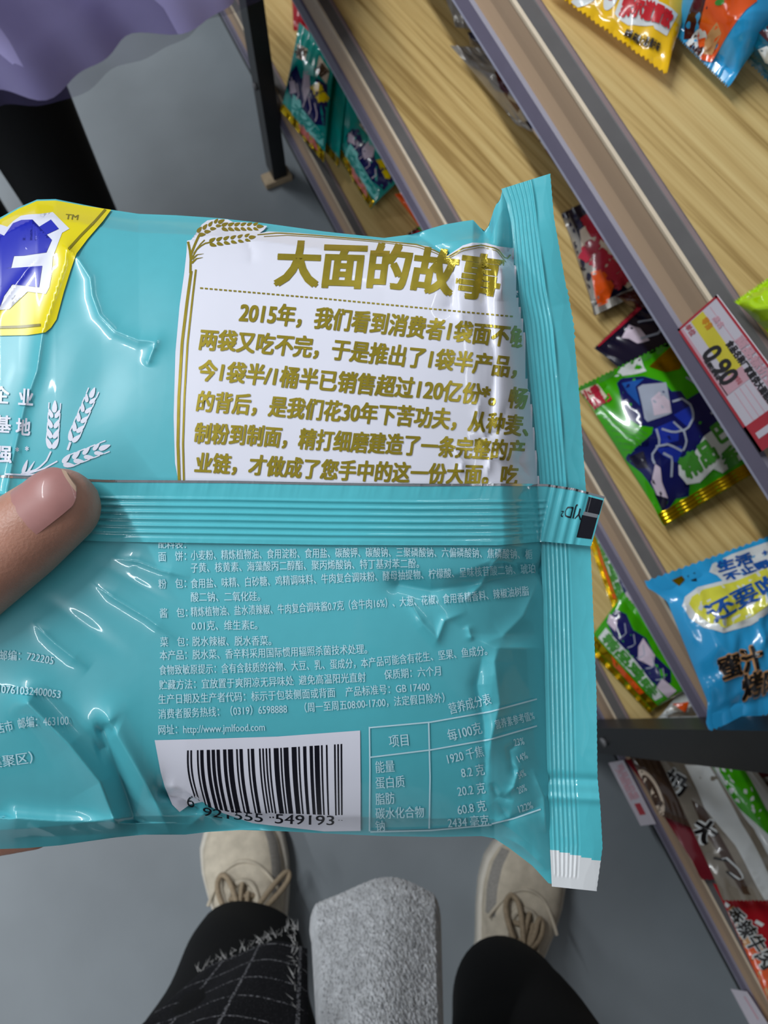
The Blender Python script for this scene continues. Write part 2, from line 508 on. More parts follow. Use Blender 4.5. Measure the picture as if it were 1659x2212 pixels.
dent(105, 1180, 150, 110, -1.6, -0.6)
ridge([(145, 538), (140, 575), (118, 640), (92, 720), (80, 800), (52, 880), (30, 980), (10, 1080), (2, 1240)], 1.1, 14, (0, 0), sharp=1.0)
ridge([(145, 538), (170, 560), (195, 600), (200, 640), (215, 680), (250, 715), (300, 735), (338, 738)], 1.1, 14, (0, 0), sharp=1.0)
ridge([(338, 738), (325, 770), (318, 792)], 0.7, 9)
ridge([(104, 540), (60, 580), (30, 620), (-5, 668), (-60, 740)], 0.6, 8)
dent(215, 830, 60, 110, -0.45, 0.4); dent(60, 900, 50, 200, -0.5, 0.15); dent(300, 650, 60, 60, -0.2)
ridge([(240, 1205), (300, 1212), (350, 1232), (412, 1247)], 0.95, 13, sharp=1.0)
ridge([(193, 1254), (250, 1293), (320, 1335), (390, 1386)], 0.95, 13, sharp=1.0)
ridge([(68, 1342), (120, 1390), (192, 1446)], 0.95, 13, sharp=1.0)
dent(300, 1268, 70, 16, -0.5, 0.5); dent(170, 1345, 80, 20, -0.6, 0.6)
# folds of the lower left
ridge([(60, 1520), (150, 1610), (215, 1690), (248, 1776)], 6.0, 32, (0.3, 0))
ridge([(235, 1560), (290, 1650), (330, 1720), (366, 1800)], 4.6, 32, (0.2, 0))
ridge([(225, 1575), (262, 1680), (300, 1800)], -3.2, 22, (0.6, 0))
ridge([(206, 1583), (232, 1574), (254, 1584)], -1.0, 17)
ridge([(206, 1622), (234, 1612)], -0.7, 16)
ridge([(35, 1768), (120, 1774), (250, 1776)], 4.2, 18, (0.4, 0), one=-1)
ridge([(20, 1810), (150, 1806), (300, 1796)], -1.8, 14)
ridge([(60, 1780), (110, 1800), (155, 1822)], 0.7, 8); ridge([(150, 1785), (200, 1800)], 0.6, 7); ridge([(190, 1785), (240, 1800)], 0.6, 7)
ridge([(352, 1712), (390, 1722), (430, 1745), (480, 1765), (560, 1790)], -4.2, 20, (0.4, 0.2))
ridge([(350, 1694), (395, 1706), (440, 1730)], 1.5, 13)
ridge([(400, 1790), (440, 1760), (480, 1775)], 1.6, 14)
# the white story panel: soft vertical folds near the seal
ridge([(905, 510), (960, 548), (985, 600), (975, 660)], -2.6, 22, (0.2, 0.3))
ridge([(965, 556), (1020, 526), (1062, 532), (1098, 560)], 2.0, 16)
ridge([(1000, 560), (990, 640), (1000, 720)], 1.8, 22); ridge([(1048, 560), (1050, 650), (1070, 780), (1060, 900)], -2.0, 20, (0.2, 0.4))
ridge([(1072, 560), (1085, 600), (1082, 650)], 2.0, 14)
ridge([(1040, 850), (1030, 900), (1050, 950), (1100, 985)], 0.9, 8); ridge([(1100, 860), (1080, 930), (1020, 960)], -0.8, 10)
ridge([(1120, 980), (1060, 990), (1050, 1035)], 1.0, 9); ridge([(1140, 940), (1120, 1000), (1150, 1040)], -1.2, 12)
ridge([(975, 960), (1000, 1000), (990, 1035)], 0.8, 9)
ridge([(1046, 500), (1060, 525), (1100, 560), (1112, 568)], -2.2, 13, (0.6, 0.4))
ridge([(525, 505), (545, 545), (542, 575)], -0.5, 12)
ridge([(880, 505), (900, 515), (915, 500)], -1.2, 12)
# crumples under the fin, right side
ridge([(862, 1262), (930, 1275), (1030, 1262), (1165, 1232)], -2.6, 24, (0.3, 0.4))
ridge([(880, 1296), (915, 1350), (945, 1380), (960, 1340), (1010, 1320)], 1.0, 9)
ridge([(1090, 1190), (1060, 1225), (1040, 1262), (1000, 1300)], 1.2, 8); ridge([(1080, 1205), (1120, 1225)], 0.8, 6)
ridge([(1170, 1240), (1130, 1330), (1085, 1375), (1040, 1390)], 1.4, 16)
ridge([(1085, 1378), (1068, 1430), (1080, 1520), (1060, 1600), (1050, 1700)], 1.6, 16)
ridge([(1045, 1400), (1030, 1480), (1045, 1560), (1048, 1650), (1040, 1740)], -1.8, 13)
ridge([(1010, 1350), (1020, 1385)], 0.8, 7)
ridge([(1100, 1640), (1120, 1660), (1110, 1700), (1090, 1720)], 1.2, 7); ridge([(1060, 1690), (1075, 1720), (1110, 1730)], -0.9, 7)
ridge([(1130, 1600), (1100, 1620), (1115, 1690)], -1.0, 7); ridge([(1070, 1730), (1100, 1770), (1170, 1740)], -1.2, 11)
ridge([(1150, 1660), (1175, 1720), (1180, 1800)], 1.3, 9)
ridge([(1085, 1805), (1130, 1830), (1185, 1880)], 1.2, 10)
ridge([(780, 1795), (930, 1790), (1060, 1782), (1150, 1745)], 1.0, 12)
HH += 1.1e-4 * p_ * (0.25 + 0.75 * np.clip((gx - 850) / 300, 0, 1)) * wr(gx / 60, gy / 60, 4, 8, 0.7, 4)
HH += 0.6e-4 * p_ * wr(gx / 60, gy / 60, 9, 5, 0.3, 1.0)
HH *= np.clip(p_ * 3.0, 0, 1)                # creases fade into the outline
HH = np.where(gx >= xr_, 0, HH)


HD = HH.copy()                               # print lies on the crest of every crease
for _a in (0, 1):
    HD = np.maximum.reduce([np.roll(HD, k, _a) for k in (-2, -1, 0, 1, 2)])


def hval(x, y, HH=HH):
    fx = np.clip((x - GX[0]) / RES, 0, len(GX) - 1.001); fy = np.clip((y - GY[0]) / RES, 0, len(GY) - 1.001)
    i = fx.astype(int); j = fy.astype(int); a = fx - i; b = fy - j
    return (HH[j, i] * (1 - a) + HH[j, i + 1] * a) * (1 - b) + (HH[j + 1, i] * (1 - a) + HH[j + 1, i + 1] * a) * b


def norm_of(fn, x, y, e=1.5):
    du = fn(x + e, y) - fn(x - e, y); dv = fn(x, y + e) - fn(x, y - e)
    n = np.cross(dv, du); n /= np.linalg.norm(n, axis=-1, keepdims=True) + 1e-12
    return n


def pack_pt(x, y): return at_depth(x, y, D0 - hval(x, y))


def pack_sheet(xy, off):
    x, y = xy[:, 0], xy[:, 1]
    N = norm_of(pack_pt, x, y)
    r = ray(x, y)
    return CAM + r * (D0 - np.maximum(hval(x, y) + 5e-5, hval(x, y, HD)) - off)[:, None], N


def keep_pack(p):
    return p[0] < np.interp(p[1], YR, XR) - 2 and np.interp(p[0], XT, YT) - 1 < p[1] < np.interp(p[0], XB, YBt) + 1


M_teal = mat('teal_printed_film', (84, 180, 192), 0.34, coat=0.45, vary=0.015, scale=300)
M_seal = mat('teal_ribbed_seal_film', (84, 188, 200), 0.24, coat=0.7, vary=0.02, scale=300)
M_white = mat('white_print_on_film', (226, 226, 238), 0.34, coat=0.4, vary=0.01)
M_gold = mat('gold_ink', (168, 150, 46), 0.30, metal=0.55, vary=0.08, scale=400)
M_pale = mat('pale_aqua_ink', (190, 226, 236), 0.35, vary=0.02)
M_wheat = mat('white_ink', (222, 224, 238), 0.35, coat=0.3, vary=0.01)
M_yellow = mat('yellow_print', (232, 214, 0), 0.30, coat=0.5, vary=0.02)
M_olive = mat('olive_line_ink', (128, 118, 20), 0.3)
M_blue = mat('deep_blue_print', (22, 36, 178), 0.28, coat=0.5, vary=0.05)
M_ink = mat('black_ink', (14, 14, 26), 0.35, vary=0.02)
M_silver = mat('silver_foil', (225, 228, 232), 0.16, metal=1.0, vary=0.03)
M_silverw = mat('unprinted_silver_film', (232, 234, 236), 0.28, metal=0.12, coat=0.4, vary=0.02)

pack = empty('noodle_packet')
tag(pack, 'large teal instant noodle packet held in the hand, back side up', 'noodle packet')
# film: front and back, one closed skin
def skin_grid(NU, NV):
    ss = np.linspace(0, 1, NU + 1); tt = 0.5 - 0.5 * np.cos(np.pi * np.linspace(0, 1, NV + 1)); tt = 0.5 * tt + 0.5 * np.linspace(0, 1, NV + 1)
    S, T_ = np.meshgrid(ss, tt); X = -640 + S * 1800; Y = 600 + T_ * 1200
    for _ in range(12):
        yt2, yb2 = np.interp(X, XT, YT), np.interp(X, XB, YBt)
        Y = yt2 + T_ * (yb2 - yt2); X = -640 + S * (np.interp(Y, YR, XR) + 640)
    return S, T_, X, Y


S, T_, X, Y = skin_grid(800, 600)
hf = hval(X, Y); hf[0, :] = 0; hf[-1, :] = 0; hf[:, -1] = 0; hf[:, 0] = 0
Pf = at_depth(X, Y, D0 - hf).reshape(-1, 3)
S, T_, X, Y = skin_grid(200, 120)
pb = np.clip(1 - np.abs(2 * T_ - 1) ** 3, 0, 1) ** 0.6 * np.clip(1 - np.abs(2 * S - 1) ** 6, 0, 1) ** 0.7
Pb = at_depth(X, Y, D0 + 0.021 * pb + 0.0002).reshape(-1, 3)
film = link('film', mesh('film', np.concatenate([Pf, Pb]), np.concatenate([grid_arr(800, 600, True), grid_arr(200, 120) + len(Pf)])), pack, M_teal)

# ribbed end seal
YE = [375, 470, 560, 640, 700, 830, 1000, 1100, 1200, 1500, 1680, 1740, 1830, 1925]
XE = [1188, 1196, 1212, 1226, 1237, 1249, 1261, 1268, 1276, 1288, 1290, 1296, 1301, 1288]


def seal_pt(u, v):
    """u 0..1 across from the body to the free edge, v 0..1 from the top corner down"""
    yl = 408 + v * (1915 - 408); yr = 375 + v * (1925 - 375)
    xl = np.interp(yl, YR, XR) - 3; xr2 = np.interp(yr, YE, XE)
    zig = np.where((u > 0.999), 1.2 * (2 * np.abs(((v * 118) % 1) - 0.5)), 0) + np.where((u > 0.999) & (v > 0.16) & (v < 0.23), 7 * (np.abs(((v * 110) % 1) - 0.5)), 0)
    x = xl + u * (xr2 - xl) + zig; y = yl + u * (yr - yl)
    rib = np.clip(np.sin((u - 0.06) / 0.52 * 6 * 2 * math.pi), -0.6, 1) * ((u > 0.06) & (u < 0.58)) * (v < 0.985)
    h = 0.0004 + 0.00016 * rib + 0.0011 * np.sin(v * 7 + u * 2) * u + 0.00020 * wr(u * 3, v * 26, 21, 6, 0.6, 4) * (0.3 + 0.7 * u)
    bend = np.clip((0.18 - v) / 0.18, 0, 1); h = h + 0.004 * bend * u
    h = h + 0.00045 * np.exp(-((u - 0.60) / 0.03) ** 2) * (1 + 0.6 * np.sin(v * 60)) * (v < 0.5)
    h = h - 0.0008 * np.exp(-((v - 0.845) / 0.006) ** 2) + 0.0007 * np.exp(-((v - 0.872) / 0.006) ** 2)
    return x, y, h


us = np.linspace(0, 1, 73); us = np.sort(np.r_[us, 0.9995]); vs = np.linspace(0, 1, 401)
U, Vv = np.meshgrid(us, vs); x, y, h = seal_pt(U, Vv)
Pt = at_depth(x, y, D0 - h).reshape(-1, 3); Pbk = at_depth(x, y, D0 - h + 0.0006).reshape(-1, 3)
fs = grid_faces(len(us) - 1, 400, True); nb = len(Pt)
vmid = [(q[0] // len(us)) / 400 for q in fs]
umid = [(q[0] % len(us)) / len(us) for q in fs]
mi = [1 if vm > 0.948 + 0.012 * um else 0 for vm, um in zip(vmid, umid)]
link('end_seal', mesh('end_seal', np.concatenate([Pt, Pbk]), fs + [tuple(i + nb for i in q[::-1]) for q in fs], mi + [1] * len(fs)), pack, [M_seal, M_silverw])

# horizontal fin seal lying over the back
FT = [(-640, 1020), (0, 1028), (230, 1038), (500, 1040), (700, 1044), (900, 1047), (1090, 1046), (1180, 1047), (1240, 1056), (1306, 1074)]
FB = [(-640, 1150), (0, 1160), (240, 1170), (500, 1174), (700, 1177), (900, 1178), (1075, 1178), (1175, 1170), (1230, 1175), (1277, 1180)]
_ft, _fb = np.array(FT, float), np.array(FB, float)
_su = np.linspace(0, 1, len(FT))
FU = 1 - (1306 - 1192) / 1946.0


def fin_pt(u, v):
    # u by arc position of the upper edge
    xa = -640 + u * 1946; ya = np.interp(xa, _ft[:, 0], _ft[:, 1])
    xb = -640 + u * 1917; yb = np.interp(xb, _fb[:, 0], _fb[:, 1])
    x = xa + v * (xb - xa); y = ya + v * (yb - ya)
    xs = np.clip(x, None, 1e9)
    base = hval(np.minimum(x, np.interp(y, YR, XR) - 1), y)
    base = np.where(x > 1160, np.maximum(base, 0.0012), base)
    main = np.clip((FU - u) / 0.004, 0, 1)
    rib = np.clip(np.sin(((v - 0.26) / 0.66) * 6 * 2 * math.pi), -0.5, 1) * ((v > 0.26) & (v < 0.92)) * main
    ribv = np.clip(np.sin((u - FU) / (1 - FU) * 5.2 * 2 * math.pi), -0.6, 1) * (1 - main) * (u < 0.985)
    serr = wr(u * 260, v * 1.5, 31, 4, 0.8, 2)
    h = base + 0.0009 + 0.00028 * rib + 0.00028 * ribv + 0.00022 * (1 - v) + 0.00010 * serr * np.exp(-((v - 0.10) / 0.15) ** 2) \
        + 0.00012 * np.exp(-((v - 1.0) / 0.06) ** 2) * wr(u * 120, v, 41, 4, 1, 3) \
        - 0.0004 * np.exp(-((u - FU) / 0.003) ** 2)
    return x, y, h


us = np.linspace(0, 1, 700); vs = np.linspace(0, 1, 73); U, Vv = np.meshgrid(us, vs); x, y, h = fin_pt(U, Vv)
Pt = at_depth(x, y, D0 - h).reshape(-1, 3); Pbk = at_depth(x, y, D0 - h + 0.0004).reshape(-1, 3); nb = len(Pt)
fs = grid_faces(699, 72, True)
fin = link('fin_seal', mesh('fin_seal', np.concatenate([Pt, Pbk]), fs + [tuple(i + nb for i in q[::-1]) for q in fs]), pack, M_seal)


def fin_xyz(u, v):
    x, y, h = fin_pt(u, v); return at_depth(x, y, D0 - h)


def fin_sheet(uv, off):
    u, v = uv[:, 0], uv[:, 1]
    e = 2e-4
    du = fin_xyz(u + e, v) - fin_xyz(u - e, v); dv = fin_xyz(u, v + 8 * e) - fin_xyz(u, v - 8 * e)
    n = np.cross(dv, du); n /= np.linalg.norm(n, axis=1, keepdims=True)
    return fin_xyz(u, v) + n * off[:, None], n


def uvgrid(u0, u1, v0, v1, nu, nv, mi, off):
    a, b_ = np.meshgrid(np.linspace(u0, u1, nu + 1), np.linspace(v0, v1, nv + 1))
    return np.stack([a.ravel(), b_.ravel()], 1), grid_faces(nu, nv), mi, off


_t = text_item('YJD²', [(0, 0), (1, 0)], 1, 1)
_V = _t[0]; _V = np.stack([0.9812 - 0.0235 * _V[:, 0], 0.43 - 0.30 * (_V[:, 1])], 1)
print_on('fin_marks', [uvgrid(0.983, 0.999, 0.07, 0.36, 8, 10, 1, 1.2e-4), uvgrid(0.981, 0.998, 0.43, 0.86, 8, 12, 1, 1.2e-4), uvgrid(0.0, 1.0, -0.012, 0.028, 700, 2, 0, 1.0e-4),
                       uvgrid(0.982, 0.998, 0.36, 0.43, 8, 3, 0, 1.2e-4),
                       (_V, _t[1], 1, 2e-4)], fin_sheet, [M_silver, M_ink], fin)

# --- printing -----------------------------------------------------------------
panel = [(386, 1042), (378, 1000), (375, 900), (379, 760), (388, 660), (398, 590), (403, 545), (404, 520), (413, 518), (420, 525), (426, 500), (436, 485), (448, 476), (470, 473), (492, 474), (504, 480), (530, 480), (560, 486), (577, 488),
         (570, 497), (560, 504), (580, 500), (640, 503), (760, 513), (860, 522), (925, 532), (955, 548), (967, 552), (1000, 530), (1020, 524), (1050, 525), (1075, 532), (1094, 556), (1110, 536), (1113, 560),
         (1120, 640), (1132, 700), (1147, 850), (1161, 1000), (1166, 1046)]
story = print_on('story_panel', [poly_item(panel, 0, 2.4e-4, 5)], pack_sheet, [M_white], pack, keep=keep_pack)
gold = []
gold.append(text_item('大面的故事', [(592, 570), (720, 574), (850, 578), (960, 590), (1085, 606)], 104, 0, bold=0.037, shear=0.10, cuts=46, ycuts=(0.0, 0.2, 0.4, 0.6, 0.75)))
story_lines = [
    ('2015年，我们看到消费者1袋面不够', [(516, 674), (600, 680), (720, 690), (850, 702), (980, 716), (1060, 723), (1142, 731)], 50),
    ('两袋又吃不完，于是推出了1袋半产品，', [(430, 733), (560, 742), (700, 753), (830, 766), (960, 778), (1050, 787), (1118, 795)], 49),
    ('今1袋半/1桶半已销售超过120亿份*。畅', [(428, 800), (560, 810), (700, 822), (830, 834), (960, 845), (1050, 853), (1140, 863)], 49),
    ('的背后，是我们花30年下苦功夫，从种麦、', [(424, 867), (560, 876), (700, 887), (830, 896), (960, 905), (1050, 913), (1143, 922)], 48),
    ('制粉到制面，精打细磨建造了一条完整的产', [(420, 936), (560, 942), (700, 952), (830, 959), (960, 966), (1050, 971), (1134, 975)], 48),
    ('业链，才做成了您手中的这一份大面。吃', [(420, 1000), (560, 1006), (700, 1015), (830, 1020), (960, 1024), (1050, 1026), (1120, 1028)], 47)]
for s, pth, hh in story_lines:
    gold.append(text_item(s, pth, hh, 0, bold=0.034, shear=0.12, cuts=50, ycuts=(0.1, 0.4, 0.65)))
# dashed rule
for i in range(66):
    u0 = i / 66.0; px = 432 + 680 * u0; py = np.interp(px, [432, 700, 900, 1112], [622, 645, 664, 684])
    gold.append(stroke_item([(px, py), (px + 6.4, py + 0.5)], 3.2, 0, n=2))
# gold frame lines
gold.append(stroke_item([(413, 585), (404, 650), (393, 740), (386, 860), (384, 960), (387, 1040)], 6, 0))
gold.append(stroke_item([(423, 582), (416, 640), (405, 740), (398, 860), (395, 960), (397, 1040)], 4, 0))
gold.append(stroke_item([(556, 507), (600, 503), (680, 508), (800, 518), (900, 528), (940, 541), (966, 556), (1000, 536), (1040, 529), (1075, 537), (1094, 561), (1110, 543)], 2.4, 0))
gold.append(stroke_item([(570, 511), (620, 508), (700, 513), (820, 523), (900, 533), (940, 546), (966, 560), (1000, 541), (1040, 534), (1073, 541), (1093, 566)], 1.5, 0))


def grain(cx, cy, l, w, ang, mi, off=1.8e-4):
    c, s = math.cos(ang), math.sin(ang); pts = []
    for a in np.linspace(0, 2 * math.pi, 15)[:-1]:
        x = math.cos(a) * l / 2; yy = math.sin(a) * w / 2 * (1 - 0.45 * math.cos(a))
        pts.append((cx + x * c - yy * s, cy + x * s + yy * c))
    return poly_item(pts, mi, off, 0)


def ear(x0, y0, x1, y1, n, l, w, mi, awn=0.0, spread=0.42):
    a = math.atan2(y1 - y0, x1 - x0); out = []
    for i in range(n):
        t = (i + 0.3) / n; px, py = x0 + (x1 - x0) * t, y0 + (y1 - y0) * t
        for sd in (-1, 1):
            f = 1 - 0.25 * t
            ox, oy = -math.sin(a) * sd * w * 0.74, math.cos(a) * sd * w * 0.74
            out.append(grain(px + ox, py + oy, l * f, w * f, a + sd * spread, mi))
            if awn: out.append(stroke_item([(px + ox + math.cos(a + sd * spread) * l * 0.4, py + oy + math.sin(a + sd * spread) * l * 0.4), (px + ox + math.cos(a + sd * 0.2) * (l * 0.5 + awn), py + oy + math.sin(a + sd * 0.2) * (l * 0.5 + awn))], 2.6, mi, n=2))
    out.append(grain(x1, y1, l, w, a, mi))
    return out


gold += ear(430, 503, 478, 478, 4, 16, 8, 0); gold += ear(482, 490, 562, 489, 6, 16, 7.5, 0); gold += ear(455, 524, 545, 512, 6, 16, 7.5, 0)
gold.append(stroke_item([(411, 590), (412, 550), (422, 525), (430, 508)], 5, 0)); gold.append(stroke_item([(413, 560), (425, 538), (440, 526), (455, 523)], 3, 0))
gold.append(stroke_item([(412, 562), (410, 540), (406, 522)], 5, 0)); gold.append(stroke_item([(414, 568), (425, 558), (438, 556)], 5, 0, taper=True)); gold.append(stroke_item([(415, 560), (428, 548), (440, 548)], 4, 0, taper=True))
gold.append(stroke_item([(418, 548), (430, 530), (442, 518)], 2.5, 0))
print_on('gold_lettering', [(g[0], g[1], g[2], g[3] + 2.2e-4) for g in gold if g is not None], pack_sheet, [M_gold], story, keep=lambda p: keep_pack(p) and p[0] < np.interp(p[1], YR, XR) - 9)

# ingredient lettering
ing = []


def L(s, pth, h=23, bold=0.012, cuts=0):
    ing.append(text_item(s, pth, h, 0, bold=bold, cuts=cuts))


L('配料表：', [(342, 1175), (402, 1176)], 21)
L('面　饼：', [(342, 1203), (402, 1201)])
L('小麦粉、精炼植物油、食用淀粉、食用盐、碳酸钾、碳酸钠、三聚磷酸钠、六偏磷酸钠、焦磷酸钠、栀', [(412, 1200), (620, 1196), (840, 1193), (1000, 1194), (1150, 1198)])
L('子黄、核黄素、海藻酸丙二醇酯、聚丙烯酸钠、特丁基对苯二酚。', [(412, 1227), (620, 1222), (905, 1217)])
L('粉　包：', [(342, 1262), (402, 1260)])
L('食用盐、味精、白砂糖、鸡精调味料、牛肉复合调味粉、酵母抽提物、柠檬酸、呈味核苷酸二钠、琥珀', [(412, 1261), (620, 1254), (840, 1244), (1000, 1237), (1156, 1228)])
L('酸二钠、二氧化硅。', [(412, 1290), (562, 1288)])
L('酱　包：', [(345, 1325), (405, 1323)])
L('精炼植物油、盐水渍辣椒、牛肉复合调味酱0.7克（含牛肉16%）、大葱、花椒、食用香精香料、辣椒油树脂', [(412, 1322), (620, 1315), (840, 1302), (1000, 1291), (1142, 1276)])
L('0.01克、维生素E。', [(414, 1352), (556, 1350)])
L('菜　包：', [(346, 1387), (406, 1386)])
L('脱水辣椒、脱水香菜。', [(415, 1386), (586, 1384)])
L('本产品：脱水菜、香辛料采用国际惯用辐照杀菌技术处理。', [(345, 1416), (560, 1411), (793, 1402)])
L('食物致敏原提示：含有含麸质的谷物、大豆、乳、蛋成分，本产品可能含有花生、坚果、鱼成分。', [(344, 1448), (560, 1442), (790, 1432), (900, 1421), (1052, 1405)])
L('贮藏方法：宜放置于爽阴凉无异味处  避免高温阳光直射', [(344, 1480), (560, 1474), (790, 1463)])
L('保质期：六个月', [(830, 1458), (952, 1449)])
L('生产日期及生产者代码：标示于包装侧面或背面', [(342, 1511), (560, 1504), (724, 1496)])
L('产品标准号：GB 17400', [(746, 1495), (928, 1483)])
L('消费者服务热线：（0319）6598888', [(342, 1543), (620, 1531)])
L('（周一至周五08:00-17:00，法定假日除外）', [(658, 1529), (820, 1518), (960, 1507)])
L('网址：http://www.jmlfood.com', [(342, 1577), (572, 1570)])
# left edge, partly behind the thumb
L('河北省高碑店市 邮编：722205', [(-150, 1412), (0, 1416), (60, 1417), (116, 1427)], 24)
L('SC10761032400053', [(-30, 1486), (30, 1490), (90, 1494), (131, 1500)], 24)
L('驻马店市  邮编：463100', [(-45, 1578), (0, 1573), (60, 1560), (148, 1556)], 26)
L('（产业集聚区）', [(-90, 1652), (0, 1646), (70, 1636)], 28)
print_on('ingredient_lettering', ing, pack_sheet, [M_pale], pack, keep=keep_pack)

# nutrition table
tb = []
for pth in ([(797, 1572), (930, 1560), (1060, 1537), (1160, 1510)], [(799, 1636), (930, 1620), (1060, 1597), (1160, 1568)], [(798, 1570), (799, 1660), (798, 1796)], [(926, 1562), (929, 1680), (927, 1790)], [(1062, 1780), (1110, 1768), (1168, 1748)], [(800, 1797), (930, 1794), (1062, 1782)]):
    tb.append(stroke_item(pth, 3.2, 0))
for s, pth, hh in (('营养成分表', [(970, 1532), (1060, 1509)], 27), ('项目', [(840, 1602), (882, 1598)], 29), ('每100克', [(967, 1590), (1040, 1572)], 29), ('营养素参考值%', [(1070, 1566), (1154, 1545)], 22),
                   ('能量', [(811, 1658), (852, 1655)], 28), ('1920 千焦', [(966, 1640), (1044, 1622)], 27), ('23%', [(1110, 1604), (1132, 1600)], 22),
                   ('蛋白质', [(811, 1692), (874, 1688)], 28), ('8.2 克', [(996, 1670), (1046, 1662)], 27), ('14%', [(1118, 1640), (1138, 1630)], 22),
                   ('脂肪', [(811, 1727), (852, 1724)], 28), ('20.2 克', [(988, 1710), (1048, 1702)], 27), ('34%', [(1118, 1676), (1134, 1668)], 22),
                   ('碳水化合物', [(811, 1758), (916, 1754)], 27), ('60.8 克', [(988, 1750), (1050, 1740)], 27), ('20%', [(1118, 1708), (1136, 1700)], 22),
                   ('钠', [(811, 1785), (831, 1784)], 25), ('2434 毫克', [(967, 1778), (1056, 1772)], 26), ('122%', [(1120, 1748), (1150, 1738)], 22)):
    tb.append(text_item(s, pth, hh, 0, bold=0.012))
print_on('nutrition_table', tb, pack_sheet, [M_pale], pack, keep=keep_pack)

# barcode
bc_top = [(334, 1599), (450, 1596), (600, 1591), (778, 1578)]
bc = [poly_item([(334, 1599), (450, 1596), (600, 1591), (778, 1578), (779, 1690), (779, 1795), (700, 1796), (610, 1786), (545, 1778), (480, 1756), (437, 1732), (410, 1738), (388, 1754), (372, 1738), (356, 1700), (347, 1668)], 0, 1.0e-4, 9)]
_Lc = ['0001101', '0011001', '0010011', '0111101', '0100011', '0110001', '0101111', '0111011', '0110111', '0001011']
_par = {'6': 'LGGGLL'}


def ean(code):
    s = '101'
    for c, p in zip(code[1:7], _par[code[0]]):
        w = _Lc[int(c)]
        s += w if p == 'L' else ''.join('1' if b == '0' else '0' for b in w)[::-1]
    s += '01010'
    for c in code[7:]: s += ''.join('1' if b == '0' else '0' for b in _Lc[int(c)])
    return s + '101'


pat = ean('6921555549193')


def bcp(u, v):
    xt = 404 + u * (739 - 404); ytp = np.interp(xt, [404, 600, 739], [1621, 1616, 1607])
    xb = 420 + (u ** 0.95) * (740 - 420); ybt = np.interp(xb, [420, 450, 500, 560, 640, 740], [1722, 1744, 1755, 1757, 1758, 1762])
    return (xt + v * (xb - xt) - 6 * (1 - u) * math.sin(v * 3.1), ytp + v * (ybt - ytp))


i = 0
while i < 95:
    if pat[i] == '1':
        j = i
        while j < 95 and pat[j] == '1': j += 1
        guard = i in (0, 2, 46, 48, 92, 94); vv = 1.07 if (guard and i > 3) else 1.0
        V = []; n = 12
        for k in range(n + 1):
            V += [bcp(i / 95, vv * k / n), bcp((j) / 95, vv * k / n)]
        bc.append((np.array(V), [(2 * k, 2 * k + 1, 2 * k + 3, 2 * k + 2) for k in range(n)], 1, 1.7e-4))
        i = j
    else: i += 1
bc.append(text_item('6', [(404, 1728), (420, 1733)], 36, 1, upright=True))
bc.append(text_item('921555', [(438, 1752), (470, 1757), (520, 1762), (568, 1767)], 26, 1, bold=0.01, upright=True))
bc.append(text_item('549193', [(594, 1768), (660, 1771), (722, 1772)], 29, 1, bold=0.01))
print_on('barcode_label', bc, pack_sheet, [M_white, M_ink], pack, keep=keep_pack)

# brand badge at the upper left: yellow field, outlined blue character
badge = [(-400, 488), (-260, 480), (-100, 466), (-30, 480), (0, 474), (40, 451), (80, 434), (120, 433), (180, 444), (240, 453), (222, 478), (190, 515), (165, 548), (152, 585), (138, 630), (122, 690), (110, 708), (98, 718), (60, 724), (0, 725), (-300, 728), (-400, 720)]
bd = [poly_item(badge, 0, 1.0e-4, 5)]
bd.append(stroke_item([(228, 452), (205, 478), (175, 508), (148, 538)], 5.5, 1, off=2.2e-4, n=24)); bd.append(stroke_item([(88, 702), (40, 706), (-30, 708), (-380, 710)], 6, 1, off=2.2e-4, n=90))
wh = [[(-20, 478), (16, 490), (28, 478), (45, 466), (62, 463), (86, 462), (90, 472), (114, 458), (150, 494), (134, 503), (126, 524), (114, 556), (112, 590), (107, 620), (99, 635), (60, 630), (24, 628), (20, 668), (-6, 670), (-60, 660), (-140, 640), (-170, 560), (-140, 500)]]
for w_ in wh: bd.append(poly_item(w_, 2, 2.2e-4, 5))
for w_ in ([(-30, 494), (-6, 502), (11, 510), (2, 514), (-20, 510)], [(28, 482), (46, 475), (70, 474), (46, 520), (112, 518), (100, 545), (52, 552), (30, 553), (24, 578), (-60, 590), (-140, 590), (-130, 540), (0, 530), (8, 510)],
           [(58, 506), (110, 474), (127, 494), (74, 519)], [(25, 579), (91, 574), (84, 620), (26, 614), (8, 640), (0, 662), (-20, 655), (-40, 618), (-140, 620), (-140, 588)]):
    bd.append(poly_item(w_, 3, 3.4e-4, 5))
bd.append(text_item('TM', [(142, 467), (170, 469)], 15, 1, bold=0.02, shear=0.1, off=2.6e-4))
print_on('brand_badge', bd, pack_sheet, [M_yellow, M_olive, M_wheat, M_blue], pack, keep=keep_pack)

